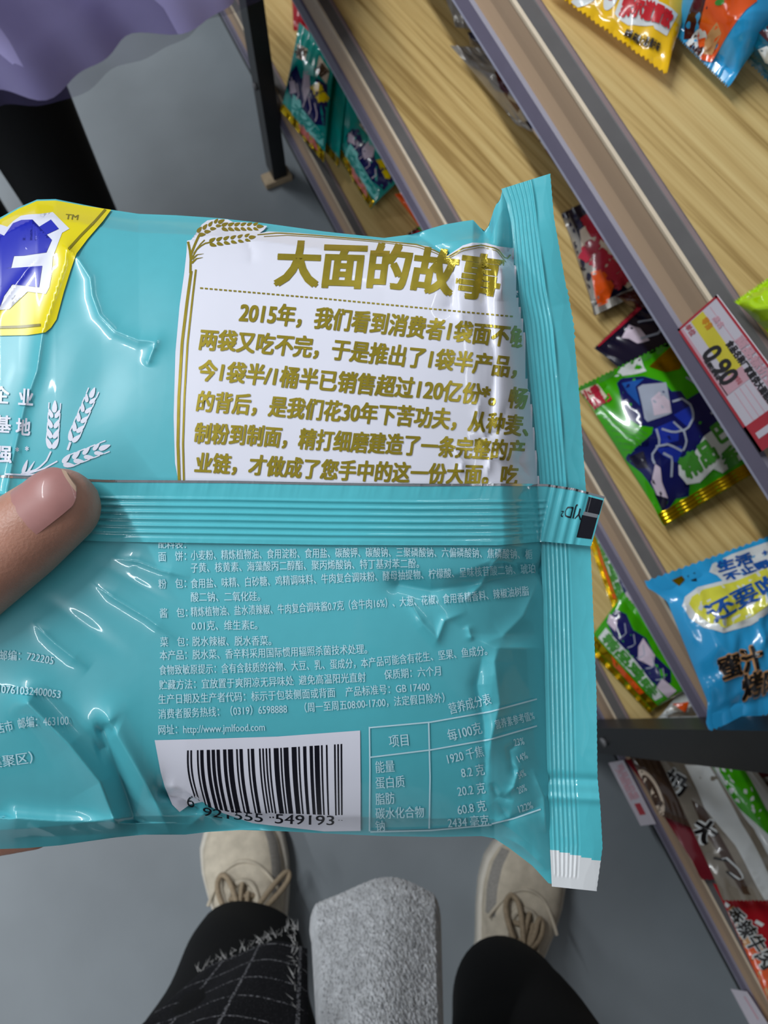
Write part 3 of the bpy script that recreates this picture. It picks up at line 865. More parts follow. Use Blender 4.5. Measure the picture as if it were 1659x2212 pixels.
# white wheat emblem and slogan
wt = []
wt += ear(112, 964, 118, 878, 4, 27, 10.5, 0, 10, .46); wt += ear(156, 950, 200, 848, 5, 25, 10, 0, 10, .46); wt += ear(140, 1000, 226, 966, 4, 27, 10.5, 0, 10, .46)
wt.append(stroke_item([(45, 1024), (80, 1014), (100, 996), (110, 975)], 3.6, 0)); wt.append(stroke_item([(10, 1024), (60, 1026), (140, 1018)], 3.5, 0))
wt.append(stroke_item([(55, 1025), (95, 1012), (124, 996)], 3.2, 0)); wt.append(stroke_item([(146, 972), (152, 955)], 5, 0))
wt.append(grain(54, 1008, 32, 8, math.radians(-70), 0)); wt.append(grain(66, 1010, 34, 4.5, math.radians(-58), 0))
for s, x0, x1, yy in (('企', -16, 20, 853), ('业', 40, 72, 858), ('基', -12, 24, 916), ('地', 34, 66, 922), ('强', -14, 26, 980)):
    wt.append(text_item(s, [(x0, yy), (x1, yy + 2)], 40, 0, bold=0.03, cuts=3))
wt.append(text_item('*', [(33, 974), (41, 974)], 22, 0, bold=0.02)); wt.append(text_item('*', [(54, 972), (62, 972)], 22, 0, bold=0.02))
print_on('wheat_emblem', wt, pack_sheet, [M_wheat], pack, keep=keep_pack)
# ------------------------------------------------------------------ snack packets on the shelves
def homography(src, dst):
    A = []; b = []
    for (x, y), (u, v) in zip(src, dst):
        A.append([x, y, 1, 0, 0, 0, -u * x, -u * y]); b.append(u)
        A.append([0, 0, 0, x, y, 1, -v * x, -v * y]); b.append(v)
    return np.append(np.linalg.solve(np.array(A, float), np.array(b, float)), 1).reshape(3, 3)


class Packet:
    """pillow packet laid out from four corners: TL, TR, BR, BL (end seals at top and bottom)"""
    def __init__(s, name, label, cat, group, corners, thick, m, seed=1, seal=0.08, wrinkle=0.0022, m_seal=None, ends='tb', zig=True, freq=7.0, waist=0.03):
        s.C = [at_z(np.float64(x), np.float64(y), z) for x, y, z in corners]
        s.Hm = homography([(c[0], c[1]) for c in corners], [(0, 0), (1, 0), (1, 1), (0, 1)])
        TL, TR, BR, BL = s.C
        s.W = (np.linalg.norm(TR - TL) + np.linalg.norm(BR - BL)) / 2; s.H = (np.linalg.norm(BL - TL) + np.linalg.norm(BR - TR)) / 2
        n = np.cross((BL - TL) + (BR - TR), (TR - TL) + (BR - BL)); s.n = n / np.linalg.norm(n)
        s.th, s.seed, s.sf, s.wk, s.fq, s.ws = thick, seed, seal, wrinkle, freq, waist
        NU_, NV_ = 56, 56
        u, v = np.meshgrid(np.linspace(0, 1, NU_ + 1), np.linspace(0, 1, NV_ + 1))
        P = s.P(u, v); zz = 0.0016 * (((np.arange(NU_ + 1)) % 2) - 0.5)
        ax = (BL + BR - TL - TR); ax /= np.linalg.norm(ax)
        if zig:
            P[0] += zz[:, None] * ax; P[-1] += zz[:, None] * ax
        B = s.P(u, v, back=True)
        if zig:
            B[0] += zz[:, None] * ax; B[-1] += zz[:, None] * ax
        P = P.reshape(-1, 3); B = B.reshape(-1, 3); k = len(P)
        rim = []
        idx = lambda i, j: j * (NU_ + 1) + i
        V = np.concatenate([P, B]); fs = grid_faces(NU_, NV_, True) + [tuple(i + k for i in q) for q in grid_faces(NU_, NV_)]
        me = mesh(name, V, fs)
        s.o = link(name, me, None, m); tag(s.o, label, cat, group)
        if m_seal is not None:
            for e in ends:
                uu, vv = np.meshgrid(np.linspace(0.002, 0.998, 61), np.linspace(0, 1, 15))
                v2 = vv * seal if e == 't' else 1 - seal + vv * seal
                Pp = s.P(uu, v2) + s.n * (0.0009 + 0.0006 * np.sin(vv * 3.5 * 6.283))[..., None]
                link('end_seal', mesh('end_seal', Pp.reshape(-1, 3), grid_faces(60, 14, True)), s.o, m_seal)

    def hh(s, u, v):
        pu = np.clip(1 - np.abs(2 * u - 1) ** 2.8, 0, 1) ** 0.62
        d = np.clip((np.minimum(v, 1 - v) - s.sf) / (0.5 - s.sf), 0, 1); pv = 1 - (1 - d) ** 2.4
        e = np.clip(np.minimum(v, 1 - v) / s.sf, 0, 1)
        w = wr(u * s.W / s.H * s.fq, v * s.fq, s.seed, 7, 0.8, 3.2)
        return s.th * 0.55 * pu * pv + s.wk * w * np.clip(pu * 2.5, 0, 1) * (0.25 + 0.75 * pv) * e + 0.0008 * np.sin(u * 40 + s.seed) * (1 - pv) * np.clip(pu * 4, 0, 1)

    def nar(s, v): return 1 - s.ws * np.clip((np.minimum(v, 1 - v) - s.sf * .5) / .12, 0, 1) ** .8

    def P(s, u, v, back=False, off=0.0):
        TL, TR, BR, BL = s.C
        u0 = u; u = .5 + (u - .5) * s.nar(v)
        b = ((1 - u) * (1 - v))[..., None] * TL + (u * (1 - v))[..., None] * TR + (u * v)[..., None] * BR + ((1 - u) * v)[..., None] * BL
        u = u0
        if back:
            pu = np.clip(1 - np.abs(2 * u - 1) ** 2.8, 0, 1) ** 0.62; d = np.clip((np.minimum(v, 1 - v) - s.sf) / (0.5 - s.sf), 0, 1)
            h = -s.th * 0.42 * pu * (1 - (1 - d) ** 2.4) - 0.0003
        else: h = s.hh(u, v) + off
        return b + s.n * np.asarray(h)[..., None]

    def uv(s, x, y):
        w = s.Hm @ np.stack([x, y, np.ones_like(x)])
        return w[0] / w[2], w[1] / w[2]

    def sheet(s, xy, off):
        u, v = s.uv(xy[:, 0].astype(float), xy[:, 1].astype(float)); u = .5 + (u - .5) / s.nar(np.clip(v, 0, 1)); u = np.clip(u, 0.004, 0.996); v = np.clip(v, 0.004, 0.996)
        f = lambda a, b: s.P(np.clip(a, 0, 1), np.clip(b, 0, 1))
        N = norm_of(f, u, v, 0.004)
        return s.P(u, v) + s.n * (off * 4)[:, None], N

    def art(s, items, mats, name='print'):
        return print_on(name, items, s.sheet, mats, s.o)


def T(s, p, h, mi, bold=0.03, off=4e-4, up=False, cuts=8): return text_item(s, p, h, mi, off, bold=bold, upright=up, cuts=cuts)
def G(poly, mi, off=1.5e-4, step=14): return poly_item(poly, mi, off, step)
def K(path, w, mi, off=3.0e-4): return stroke_item(path, w, mi, off)


gl = dict(rough=0.2, coat=0.7, vary=0.05, scale=40)
A_teal = mat('teal_snack_film', (0, 146, 138), **gl); A_navy = mat('navy_print', (20, 24, 84), **gl); A_aqua = mat('aqua_print', (120, 206, 200), **gl)
A_goldf = mat('gold_foil', (206, 172, 20), 0.16, metal=0.9, vary=0.15, scale=60); A_pink = mat('salmon_print', (206, 110, 104), **gl)
A_lil = mat('pale_lilac_print', (206, 190, 206), **gl); A_yel = mat('bright_yellow_print', (236, 208, 0), **gl); A_cream = mat('cream_print', (214, 196, 176), **gl)
A_green = mat('leaf_green_film', (58, 160, 10), **gl); A_dgreen = mat('dark_green_print', (66, 140, 52), **gl); A_blue = mat('royal_blue_print', (14, 22, 88), **gl)
A_wht = mat('white_print', (216, 220, 220), **gl); A_red = mat('red_print', (196, 24, 36), **gl); A_crim = mat('crimson_print', (176, 34, 58), **gl)
A_sil = mat('silver_snack_foil', (150, 146, 140), 0.2, metal=0.35, vary=0.2, scale=50); A_maroon = mat('dark_maroon_film', (62, 16, 22), **gl)
A_org = mat('orange_print', (226, 84, 18), **gl); A_black = mat('black_print', (26, 22, 22), **gl); A_sky = mat('sky_blue_film', (44, 158, 216), **gl)
A_dblue = mat('mid_blue_print', (26, 84, 164), **gl); A_lemon = mat('lemon_print', (218, 216, 74), **gl); A_lime = mat('lime_green_film', (176, 216, 0), **gl)
A_yfilm = mat('yellow_snack_film', (238, 188, 0), **gl); A_dteal = mat('dark_teal_film', (8, 84, 108), **gl); A_tan = mat('tan_print', (196, 146, 96), **gl)
A_burg = mat('burgundy_film', (122, 30, 42), **gl); A_grey = mat('grey_brown_clear_film', (132, 124, 112), 0.22, coat=0.7, vary=0.25, scale=30)
A_white = mat('white_snack_film', (206, 210, 210), **gl); A_redf = mat('red_snack_film', (168, 16, 34), **gl); A_brown = mat('dark_brown_food_print', (74, 56, 46), **gl)
A_outl = mat('pale_line_print', (160, 168, 186), **gl); A_royal = mat('bright_royal_print', (24, 48, 156), **gl); A_dnavy = mat('dark_navy_film', (22, 20, 44), **gl)

# ---- bottom shelf, far end: teal packets
def teal_art(pk, txt, q):
    f = lambda a, b: tuple(np.array(q[0]) * (1 - a) * (1 - b) + np.array(q[1]) * a * (1 - b) + np.array(q[2]) * a * b + np.array(q[3]) * (1 - a) * b)
    it = [G([f(.06, .50), f(.18, .36), f(.34, .44), f(.46, .34), (f(.62, .42)), f(.80, .36), f(.95, .48), f(.96, .62), f(.70, .74), f(.45, .70), f(.2, .72), f(.05, .66)], 0, 1e-4, 9),
          G([f(.38, .34), f(.50, .30), f(.58, .44), f(.52, .60), f(.40, .52)], 2, 2e-4, 9), G([f(.08, .58), f(.2, .52), f(.3, .60), f(.18, .68)], 2, 2e-4, 9),
          G([f(.66, .30), f(.92, .26), f(.97, .44), f(.74, .50)], 0, 2e-4, 9),
          G([f(.08, .18), f(.34, .14), f(.36, .26), f(.14, .30)], 4, 2e-4, 9), G([f(.62, .10), f(.92, .14), f(.90, .26), f(.64, .24)], 4, 2e-4, 9),
          G([f(.30, .26), f(.58, .22), f(.62, .30), (f(.42, .36))], 1, 2e-4, 9),
          G([f(.22, .66), f(.40, .64), f(.44, .70), f(.95, .72), f(.95, .84), f(.60, .84), f(.58, .90), f(.22, .88)], 1, 3e-4, 9),
          G([f(.02, .88), f(.98, .88), f(.98, .93), f(.02, .93)], 5, 3.2e-4, 9),
          G([f(.35, .87), f(.75, .86), f(.85, .95), f(.45, .97)], 6, 3.6e-4, 9)]
    pth = lambda a0, b0, a1, b1: [f(a0, b0), f(a1, b1)]
    hgt = np.linalg.norm(np.array(f(.5, .72)) - np.array(f(.5, .82)))
    it += [T(txt[0], pth(.26, .76, .92, .775), hgt * .9, 3, 0.05), T(txt[1], pth(.26, .845, .60, .855), hgt * .75, 3, 0.05), T(txt[2], pth(.66, .36, .92, .42), hgt * 1.1, 7, 0.05),
           T('米', pth(.10, .22, .32, .22), hgt, 8, 0.05), T('面', pth(.66, .19, .86, .2), hgt, 8, 0.05)]
    for i in range(5): it.append(K([f(.12 + .15 * i, .52), f(.2 + .15 * i, .60), f(.16 + .15 * i, .68)], 2.4, 2))
    pk.art(it, [A_navy, A_aqua, A_lil, A_teal, A_cream, A_goldf, A_pink, A_yel, A_brown])


zb = Z1
gT = 'teal and gold snack packets on the bottom shelf'
q1 = [(646, 48), (724, 122), (700, 352), (606, 240)]
for i, (dx, dy, dz) in enumerate(((62, 20, -0.004), (32, 10, -0.002))):
    lab = ['teal packet back of the standing row beside the far black post', 'teal packet in the middle of the standing row beside the far black post'][i]
    Packet('snack_packet', lab, 'snack packet', gT, [(a + dx, b_ + dy, zb + (0.072 if j < 2 else 0.022) + dz) for j, (a, b_) in enumerate(q1)], 0.010, A_teal, 30 + i, m_seal=A_goldf, ends='b')
pk = Packet('snack_packet', 'teal packet with navy picture, front of the row beside the far black post', 'snack packet', gT, [(a, b_, zb + (0.085 if j < 2 else 0.03)) for j, (a, b_) in enumerate(q1)], 0.018, A_teal, 3, m_seal=A_goldf, ends='b')
teal_art(pk, ('大刀肉', '辣条', '麦香'), q1)
q2 = [(800, 216), (892, 356), (836, 428), (724, 336)]
q2 = [(786, 232), (884, 372), (800, 452), (722, 322)]
pk = Packet('snack_packet', 'teal packet with navy picture lying alone, gold edge near the orange packet', 'snack packet', gT, [(a, b_, zb + (0.045 if j < 2 else 0.014)) for j, (a, b_) in enumerate(q2)], 0.03, A_teal, 5, m_seal=A_goldf, ends='b')
teal_art(pk, ('大刀肉', '辣条', '麦香'), q2)
pk = Packet('snack_packet', 'red and orange packet at the far end behind the standing teal row', 'snack packet', None, [(622, -70, zb + .03), (700, -60, zb + .03), (700, 70, zb + .02), (634, 66, zb + .015)], 0.03, A_redf, 8)
pk.art([G([(628, -40), (690, -40), (694, 20), (650, 26), (632, 5)], 0), G([(640, 30), (670, 30), (680, 50), (660, 55)], 1)], [A_org, A_crim])
pk = Packet('snack_packet', 'bright orange packet corner under the middle shelf rail above the held packet', 'snack packet', None, [(852, 420, zb + .03), (930, 400, zb + .03), (985, 520, zb + .02), (905, 490, zb + .012)], 0.02, A_org, 12)
pk = Packet('snack_packet', 'dark red and green packet half hidden behind the held packet', 'snack packet', None, [(880, 505, zb + .04), (935, 470, zb + .04), (1000, 540, zb + .02), (930, 590, zb + .012)], 0.02, A_maroon, 13)
pk.art([G([(884, 508), (910, 492), (925, 508), (905, 525)], 0, 3e-4, 6), G([(900, 492), (915, 486), (920, 496), (908, 500)], 1, 3.5e-4, 6)], [A_crim, A_dgreen])

# ---- bottom shelf, near end: green packets seen past the end seal
gG = 'green packets with blue pictures and gold edges'


def green_small(q, zt, zb_, label, seed, txt):
    f = lambda a, b: tuple(np.array(q[0]) * (1 - a) * (1 - b) + np.array(q[1]) * a * (1 - b) + np.array(q[2]) * a * b + np.array(q[3]) * (1 - a) * b)
    pk = Packet('snack_packet', label, 'snack packet', gG, [(q[0][0], q[0][1], zt), (q[1][0], q[1][1], zt), (q[2][0], q[2][1], zb_), (q[3][0], q[3][1], zb_)], 0.026, A_green, seed, m_seal=A_goldf, ends='b', wrinkle=0.003)
    it = [G([f(.05, .3), f(.16, .22), f(.30, .30), f(.44, .22), f(.6, .3), f(.78, .26), f(.86, .4), f(.82, .62), f(.5, .66), f(.2, .62), f(.04, .55)], 0, 1e-4, 9),
          G([f(.42, .26), f(.60, .30), f(.66, .46), f(.52, .56), f(.44, .42)], 1, 2e-4, 9), G([f(.02, .44), f(.12, .40), f(.18, .54), f(.06, .56)], 1, 2e-4, 9), G([f(.78, .46), f(.94, .42), f(.96, .62), f(.82, .64)], 1, 2e-4, 9),
          G([f(.08, .62), f(.5, .60), f(.92, .66), f(.92, .80), f(.5, .79), f(.08, .80)], 2, 3e-4, 9),
          G([f(.02, .82), f(.98, .83), f(.98, .93), f(.02, .93)], 4, 2.5e-4, 9), G([f(.3, .82), f(.8, .84), f(.8, .92), f(.4, .9)], 5, 3e-4, 9),
          G([f(.55, .05), f(.85, .05), f(.88, .17), f(.58, .17)], 6, 2e-4, 9)]
    hh = np.linalg.norm(np.array(f(.5, .62)) - np.array(f(.5, .80)))
    it += [T(txt, [f(.12, .71), f(.5, .70), f(.88, .74)], hh * .95, 3, 0.06)]
    for i in range(5): it.append(K([f(.2 + .13 * i, .34), f(.28 + .13 * i, .44), f(.24 + .13 * i, .56)], 2.2, 7))
    pk.art(it, [A_blue, A_lil, A_wht, A_dgreen, A_goldf, A_org, A_cream, A_outl])


green_small([(1338, 1060), (1420, 1300), (1336, 1348), (1254, 1120)], zb + .04, zb + .014, 'green packet with blue picture seen just past the upright seal of the held packet', 41, '精品鸡味')
green_small([(1345, 1278), (1512, 1478), (1402, 1540), (1262, 1392)], zb + .045, zb + .014, 'green packet with blue picture on the bottom shelf next to the near black post', 43, '精品鸡味')
pk = Packet('snack_packet', 'clear whitish packet at the end of the bottom shelf against the near post', 'snack packet', None, [(1470, 1490, zb + .02), (1570, 1480, zb + .02), (1590, 1552, zb + .014), (1420, 1552, zb + .014)], 0.02, A_white, 17)
pk.art([G([(1440, 1520), (1490, 1505), (1500, 1540), (1440, 1548)], 0), G([(1455, 1512), (1480, 1506), (1470, 1530)], 1, 2.5e-4, 6)], [A_grey, A_org])

# ---- middle shelf
zm = Z2
pk = Packet('snack_packet', 'silver and plum packet at the far end of the middle shelf', 'snack packet', None, [(936, -70, zm + .03), (1030, -90, zm + .03), (1090, 70, zm + .02), (984, 58, zm + .012)], 0.022, A_sil, 51, wrinkle=0.004)
pk.art([G([(975, -20), (1010, -30), (1030, 40), (990, 30)], 0), G([(950, -50), (975, -50), (985, 0), (960, 0)], 1)], [A_lil, A_dnavy])
pk = Packet('snack_packet', 'dark navy packet between two silver packets under the top shelf rail', 'snack packet', None, [(1010, 70, zm + .03), (1080, 60, zm + .03), (1130, 170, zm + .02), (1014, 108, zm + .012)], 0.02, A_dnavy, 52)
pk = Packet('snack_packet', 'crumpled silver foil packet with dark red filling showing, half under the top rail', 'snack packet', None, [(972, 98, zm + .022), (1110, 110, zm + .03), (1250, 330, zm + .03), (1114, 268, zm + .012)], 0.024, A_sil, 53, wrinkle=0.0045)
pk.art([G([(1075, 185), (1115, 175), (1150, 240), (1120, 255), (1090, 220)], 0), G([(1066, 140), (1095, 140), (1105, 170), (1080, 165)], 0)], [A_maroon])
lat = []
gC = 'dark packets with crimson lettering blocks'
pk = Packet('snack_packet', 'packet with a crimson lettering block and no orange, mostly behind the top rail', 'snack packet', gC, [(1134, 262, zm + .02), (1230, 215, zm + .04), (1400, 400, zm + .03), (1238, 416, zm + .012)], 0.022, A_dnavy, 54)
pk.art([G([(1146, 275), (1166, 268), (1172, 290), (1156, 300)], 2), G([(1154, 304), (1176, 275), (1310, 380), (1246, 412), (1196, 372)], 1), T('甜辣', [(1172, 314), (1236, 390)], 34, 0, 0.07), T('香酥', [(1196, 298), (1268, 378)], 30, 0, 0.07)], [A_crim, A_wht, A_cream])
pk = Packet('snack_packet', 'dark packet with crimson lettering, silver edge and orange corner under the top rail', 'snack packet', gC, [(1212, 462, zm + .03), (1330, 400, zm + .05), (1452, 600, zm + .03), (1284, 682, zm + .012)], 0.028, A_dnavy, 55, wrinkle=0.003, m_seal=A_sil, ends='b')
pk.art([G([(1216, 470), (1228, 458), (1250, 520), (1290, 580), (1290, 640), (1276, 660), (1240, 560)], 3, 1e-4), G([(1246, 492), (1300, 452), (1345, 510), (1390, 590), (1352, 618), (1300, 580), (1250, 540)], 1, 1.5e-4),
        G([(1268, 578), (1290, 572), (1320, 610), (1310, 650), (1292, 662), (1280, 630)], 4, 2e-4),
        T('甜辣', [(1256, 488), (1310, 462)], 40, 0, 0.09, 3e-4), T('大刀', [(1266, 510), (1330, 494)], 36, 0, 0.09, 3e-4), T('香酥鸡味', [(1250, 522), (1300, 566), (1345, 612)], 40, 0, 0.09, 3e-4), T('块', [(1338, 572), (1372, 592)], 36, 0, 0.09, 3e-4)],
       [A_crim, A_cream, A_wht, A_sil, A_org])
pk = Packet('snack_packet', 'very dark maroon packet under the rail below the orange cornered one', 'snack packet', None, [(1330, 640, zm + .025), (1440, 600, zm + .03), (1500, 690, zm + .02), (1372, 672, zm + .012)], 0.02, A_maroon, 56)
pk = Packet('snack_packet', 'dark navy packet with pink edge underneath the big green one', 'snack packet', None, [(1284, 752, zm + .014), (1400, 640, zm + .02), (1580, 780, zm + .015), (1430, 880, zm + .012)], 0.014, A_dnavy, 57)
pk.art([K([(1288, 748), (1340, 702), (1400, 648)], 9, 0), G([(1336, 735), (1352, 706), (1372, 716), (1390, 745), (1366, 750), (1350, 738)], 1), K([(1372, 740), (1410, 730), (1420, 712)], 5, 2), K([(1370, 702), (1410, 696)], 4, 2)], [A_crim, A_lil, A_outl])

qg = [(1246, 838), (1500, 712), (1690, 985), (1434, 1136)]
pk = Packet('snack_packet', 'big bright green packet with royal blue picture on the middle shelf', 'snack packet', gG, [(1246, 838, zm + .036), (1500, 712, zm + .05), (1690, 985, zm + .035), (1434, 1136, zm + .012)], 0.036, A_green, 61, m_seal=A_goldf, ends='b', wrinkle=0.0035)
it = [G([(1334, 826), (1345, 814), (1390, 812), (1424, 828), (1440, 850), (1458, 850), (1470, 868), (1500, 850), (1545, 880), (1560, 900), (1530, 930), (1520, 960), (1480, 985), (1450, 1030), (1490, 1070), (1460, 1075), (1435, 1112), (1410, 1060), (1380, 1020), (1346, 990), (1350, 980), (1390, 970), (1395, 940), (1398, 926), (1370, 922), (1348, 905), (1338, 870)], 0, 1e-4),
      G([(1374, 838), (1384, 832), (1430, 830), (1438, 896), (1430, 900), (1386, 915), (1380, 908)], 1, 2e-4), G([(1396, 866), (1414, 850), (1434, 870), (1436, 895), (1400, 902)], 7, 2.6e-4),
      G([(1344, 826), (1390, 818), (1370, 836), (1374, 880), (1352, 850)], 8, 1.6e-4), G([(1405, 1002), (1416, 1010), (1422, 1040), (1440, 1075), (1415, 1068), (1400, 1040)], 7, 2.2e-4),
      G([(1455, 1005), (1480, 990), (1505, 945), (1520, 955), (1570, 900), (1612, 960), (1600, 990), (1560, 1020), (1535, 1012), (1510, 1040), (1480, 1045), (1458, 1025)], 2, 2.6e-4),
      T('精品', [(1466, 1018), (1530, 968)], 54, 3, 0.06, 3.4e-4), T('巴肉', [(1530, 946), (1590, 900)], 50, 3, 0.05, 3.4e-4), T('香辣', [(1556, 1000), (1616, 952)], 46, 3, 0.05, 3.4e-4),
      K([(1440, 872), (1460, 866), (1478, 880), (1484, 905), (1470, 930), (1440, 938), (1415, 930)], 4.5, 4), K([(1440, 915), (1462, 935), (1468, 960), (1462, 975)], 4.5, 4), K([(1404, 930), (1412, 960), (1396, 985), (1404, 1002)], 4.5, 4), K([(1404, 966), (1430, 962), (1460, 976)], 4.5, 4), K([(1420, 980), (1440, 990), (1442, 1030)], 5, 4),
      K([(1470, 820), (1510, 850), (1545, 880), (1520, 898)], 5, 4),
      G([(1398, 930), (1440, 912), (1452, 930), (1450, 955), (1416, 962)], 11, 1.8e-4), G([(1404, 970), (1458, 965), (1462, 978), (1450, 1000), (1420, 985)], 11, 1.8e-4), G([(1442, 900), (1478, 880), (1484, 905), (1470, 925)], 11, 1.8e-4), G([(1396, 1020), (1412, 1050), (1440, 1080), (1432, 1106), (1412, 1070)], 12, 2e-4), G([(1352, 985), (1380, 975), (1392, 1010), (1370, 1010)], 12, 2e-4),
      G([(1404, 790), (1450, 748), (1480, 756), (1462, 800), (1434, 806), (1420, 800)], 5, 2e-4),
      G([(1244, 848), (1292, 828), (1300, 836), (1310, 856), (1276, 892), (1256, 886), (1262, 872)], 6, 2e-4), T('小香', [(1256, 858), (1296, 838)], 22, 9, 0.06), T('老厨', [(1262, 882), (1302, 858)], 24, 9, 0.06), K([(1312, 850), (1318, 860), (1308, 868)], 5, 9),
      G([(1330, 812), (1345, 792), (1384, 764), (1398, 800), (1375, 806)], 2, 1.2e-4), G([(1250, 832), (1500, 706), (1510, 722), (1252, 848)], 10, 0.8e-4)]
for i in range(7): it.append(K([(1300 + 8 * i, 900 + 14 * i), (1340 + 6 * i, 915 + 12 * i), (1385, 940 + 10 * i)], 2.5, 10, 0.9e-4))
pk.art(it, [A_blue, A_outl, A_wht, A_dgreen, A_outl, A_goldf, A_cream, A_lil, A_dblue, A_crim, A_dgreen, A_royal, A_dnavy])

qb = [(1393, 1256), (1800, 1108), (1830, 1496), (1532, 1578)]
pk = Packet('snack_packet', 'sky blue packet with yellow speech oval lying over the edge of the middle shelf', 'snack packet', None, [(1393, 1256, zm + .035), (1800, 1108, zm + .045), (1830, 1496, zm + .04), (1532, 1578, zm + .03)], 0.045, A_sky, 71, seal=0.10, wrinkle=0.0055, freq=12.0, waist=0.13)
it = [G([(1525, 1250), (1530, 1228), (1570, 1205), (1640, 1182), (1700, 1165), (1720, 1215), (1660, 1240), (1600, 1275), (1550, 1285), (1540, 1262)], 0, 1.2e-4),
      G([(1470, 1335), (1476, 1312), (1500, 1290), (1560, 1278), (1640, 1240), (1720, 1230), (1740, 1320), (1640, 1360), (1600, 1390), (1545, 1404), (1510, 1390), (1485, 1365)], 0, 1.6e-4),
      G([(1482, 1332), (1488, 1314), (1510, 1298), (1570, 1286), (1650, 1252), (1722, 1238), (1735, 1312), (1640, 1340), (1600, 1372), (1548, 1394), (1520, 1382), (1496, 1356)], 1, 2.2e-4),
      T('生活', [(1540, 1240), (1616, 1220)], 34, 2, 0.05), T('+', [(1636, 1212), (1648, 1208)], 22, 2, 0.05), T('不止眼前', [(1552, 1274), (1600, 1256), (1680, 1232)], 24, 2, 0.05),
      T('还要吃口', [(1516, 1364), (1580, 1328), (1650, 1296), (1704, 1280)], 50, 2, 0.03),
      T('蜜汁', [(1545, 1476), (1622, 1448)], 46, 3, 0.09), T('味', [(1636, 1440), (1672, 1430)], 46, 3, 0.09), T('烤肉', [(1592, 1508), (1668, 1484)], 46, 3, 0.09),
      T('蜜汁', [(1545, 1476), (1622, 1448)], 46, 4, 0.035, 6e-4), T('味', [(1636, 1440), (1672, 1430)], 46, 4, 0.035, 6e-4), T('烤肉', [(1592, 1508), (1668, 1484)], 46, 4, 0.035, 6e-4),
      G([(1448, 1262), (1468, 1252), (1476, 1264), (1466, 1280)], 5, 2e-4, 8), G([(1480, 1254), (1496, 1246), (1502, 1272), (1492, 1270)], 4, 2e-4, 8)]
pk.art(it, [A_wht, A_lemon, A_dblue, A_tan, A_black, A_goldf])

# ---- top shelf
zt = Z3
qy = [(1270, -330), (1560, -190), (1438, 160), (1170, -38)]
pk = Packet('snack_packet', 'yellow packet with red lettering on white strip on the top shelf', 'snack packet', None, [(1270, -330, zt + .03), (1560, -190, zt + .03), (1440, 160, zt + .011), (1170, -38, zt + .011)], 0.034, A_yfilm, 81, wrinkle=0.0016, seal=0.05)
it = [G([(1314, 34), (1330, 0), (1362, 8), (1368, 16), (1395, 20), (1405, 32), (1455, 48), (1432, 88), (1402, 76), (1398, 70), (1345, 58)], 0, 1.2e-4),
      T('索尔道雷欧', [(1326, 26), (1380, 44), (1440, 66)], 30, 1, 0.07, 3e-4),
      T('鲜香 麻辣 小面 脆片味', [(1338, 70), (1380, 90), (1418, 108)], 15, 2, 0.05), G([(1226, 2), (1236, -10), (1284, -6), (1270, 6), (1240, 10)], 0),
      G(oval(1305, 8, 14, 18, 0.4), 0, 1.5e-4), G(oval(1306, 4, 10, 10, 0.3), 1, 2.5e-4)]
pk.art(it, [A_wht, A_red, A_black])
pk = Packet('snack_packet', 'light blue packet with orange food picture beside the yellow one on the top shelf', 'snack packet', None, [(1500, -190, zt + .05), (1760, -60, zt + .05), (1574, 188, zt + .011), (1458, 74, zt + .011)], 0.04, A_sky, 83, wrinkle=0.003, seal=0.10)
it = [G([(1474, 66), (1500, 20), (1502, 36), (1512, 50), (1512, 80), (1500, 90), (1474, 86)], 4, 1.2e-4), G([(1510, 45), (1535, 24), (1560, 40), (1575, 56), (1598, 46), (1600, 60), (1580, 76), (1548, 68), (1534, 74), (1545, 96), (1546, 116), (1530, 136), (1506, 124), (1498, 90)], 0, 1.6e-4),
      G([(1518, 50), (1538, 34), (1556, 52), (1536, 56)], 5, 2.2e-4), G([(1512, 98), (1530, 86), (1540, 104), (1528, 124), (1512, 118)], 5, 2.2e-4),
      G([(1490, 20), (1505, -8), (1550, -10), (1545, 20), (1515, 36)], 1, 1.6e-4), G([(1545, 10), (1570, -20), (1580, 0), (1556, 28)], 2, 1.8e-4), G([(1576, 28), (1600, 8), (1606, 22), (1585, 44)], 6, 2e-4), G([(1590, -10), (1640, -10), (1630, 30), (1590, 48), (1580, 30)], 5, 1.3e-4),
      G(oval(1494, 106, 20, 24, 0.5), 3, 2e-4), T('小份', [(1482, 100), (1508, 116)], 17, 4, 0.06), G(oval(1532, 58, 8, 5), 2, 2.6e-4)]
pk.art(it, [A_org, A_red, A_dgreen, A_wht, A_maroon, A_tan, A_crim])
pk = Packet('snack_packet', 'dark teal packet beyond the light blue one on the top shelf', 'snack packet', None, [(1650, 20, zt + .04), (1850, 90, zt + .04), (1790, 300, zt + .011), (1594, 112, zt + .011)], 0.03, A_dteal, 84)
pk.art([G([(1634, 90), (1650, 80), (1668, 90), (1664, 115), (1640, 112)], 0), G([(1640, 60), (1670, 30), (1690, 70), (1660, 80)], 1)], [A_wht, A_maroon])
pk = Packet('snack_packet', 'lime green packet on the top shelf above the price tag', 'snack packet', None, [(1586, 652, zt + .012), (1720, 560, zt + .03), (1800, 700, zt + .03), (1662, 722, zt + .012)], 0.03, A_lime, 86, seal=0.05, wrinkle=0.004)

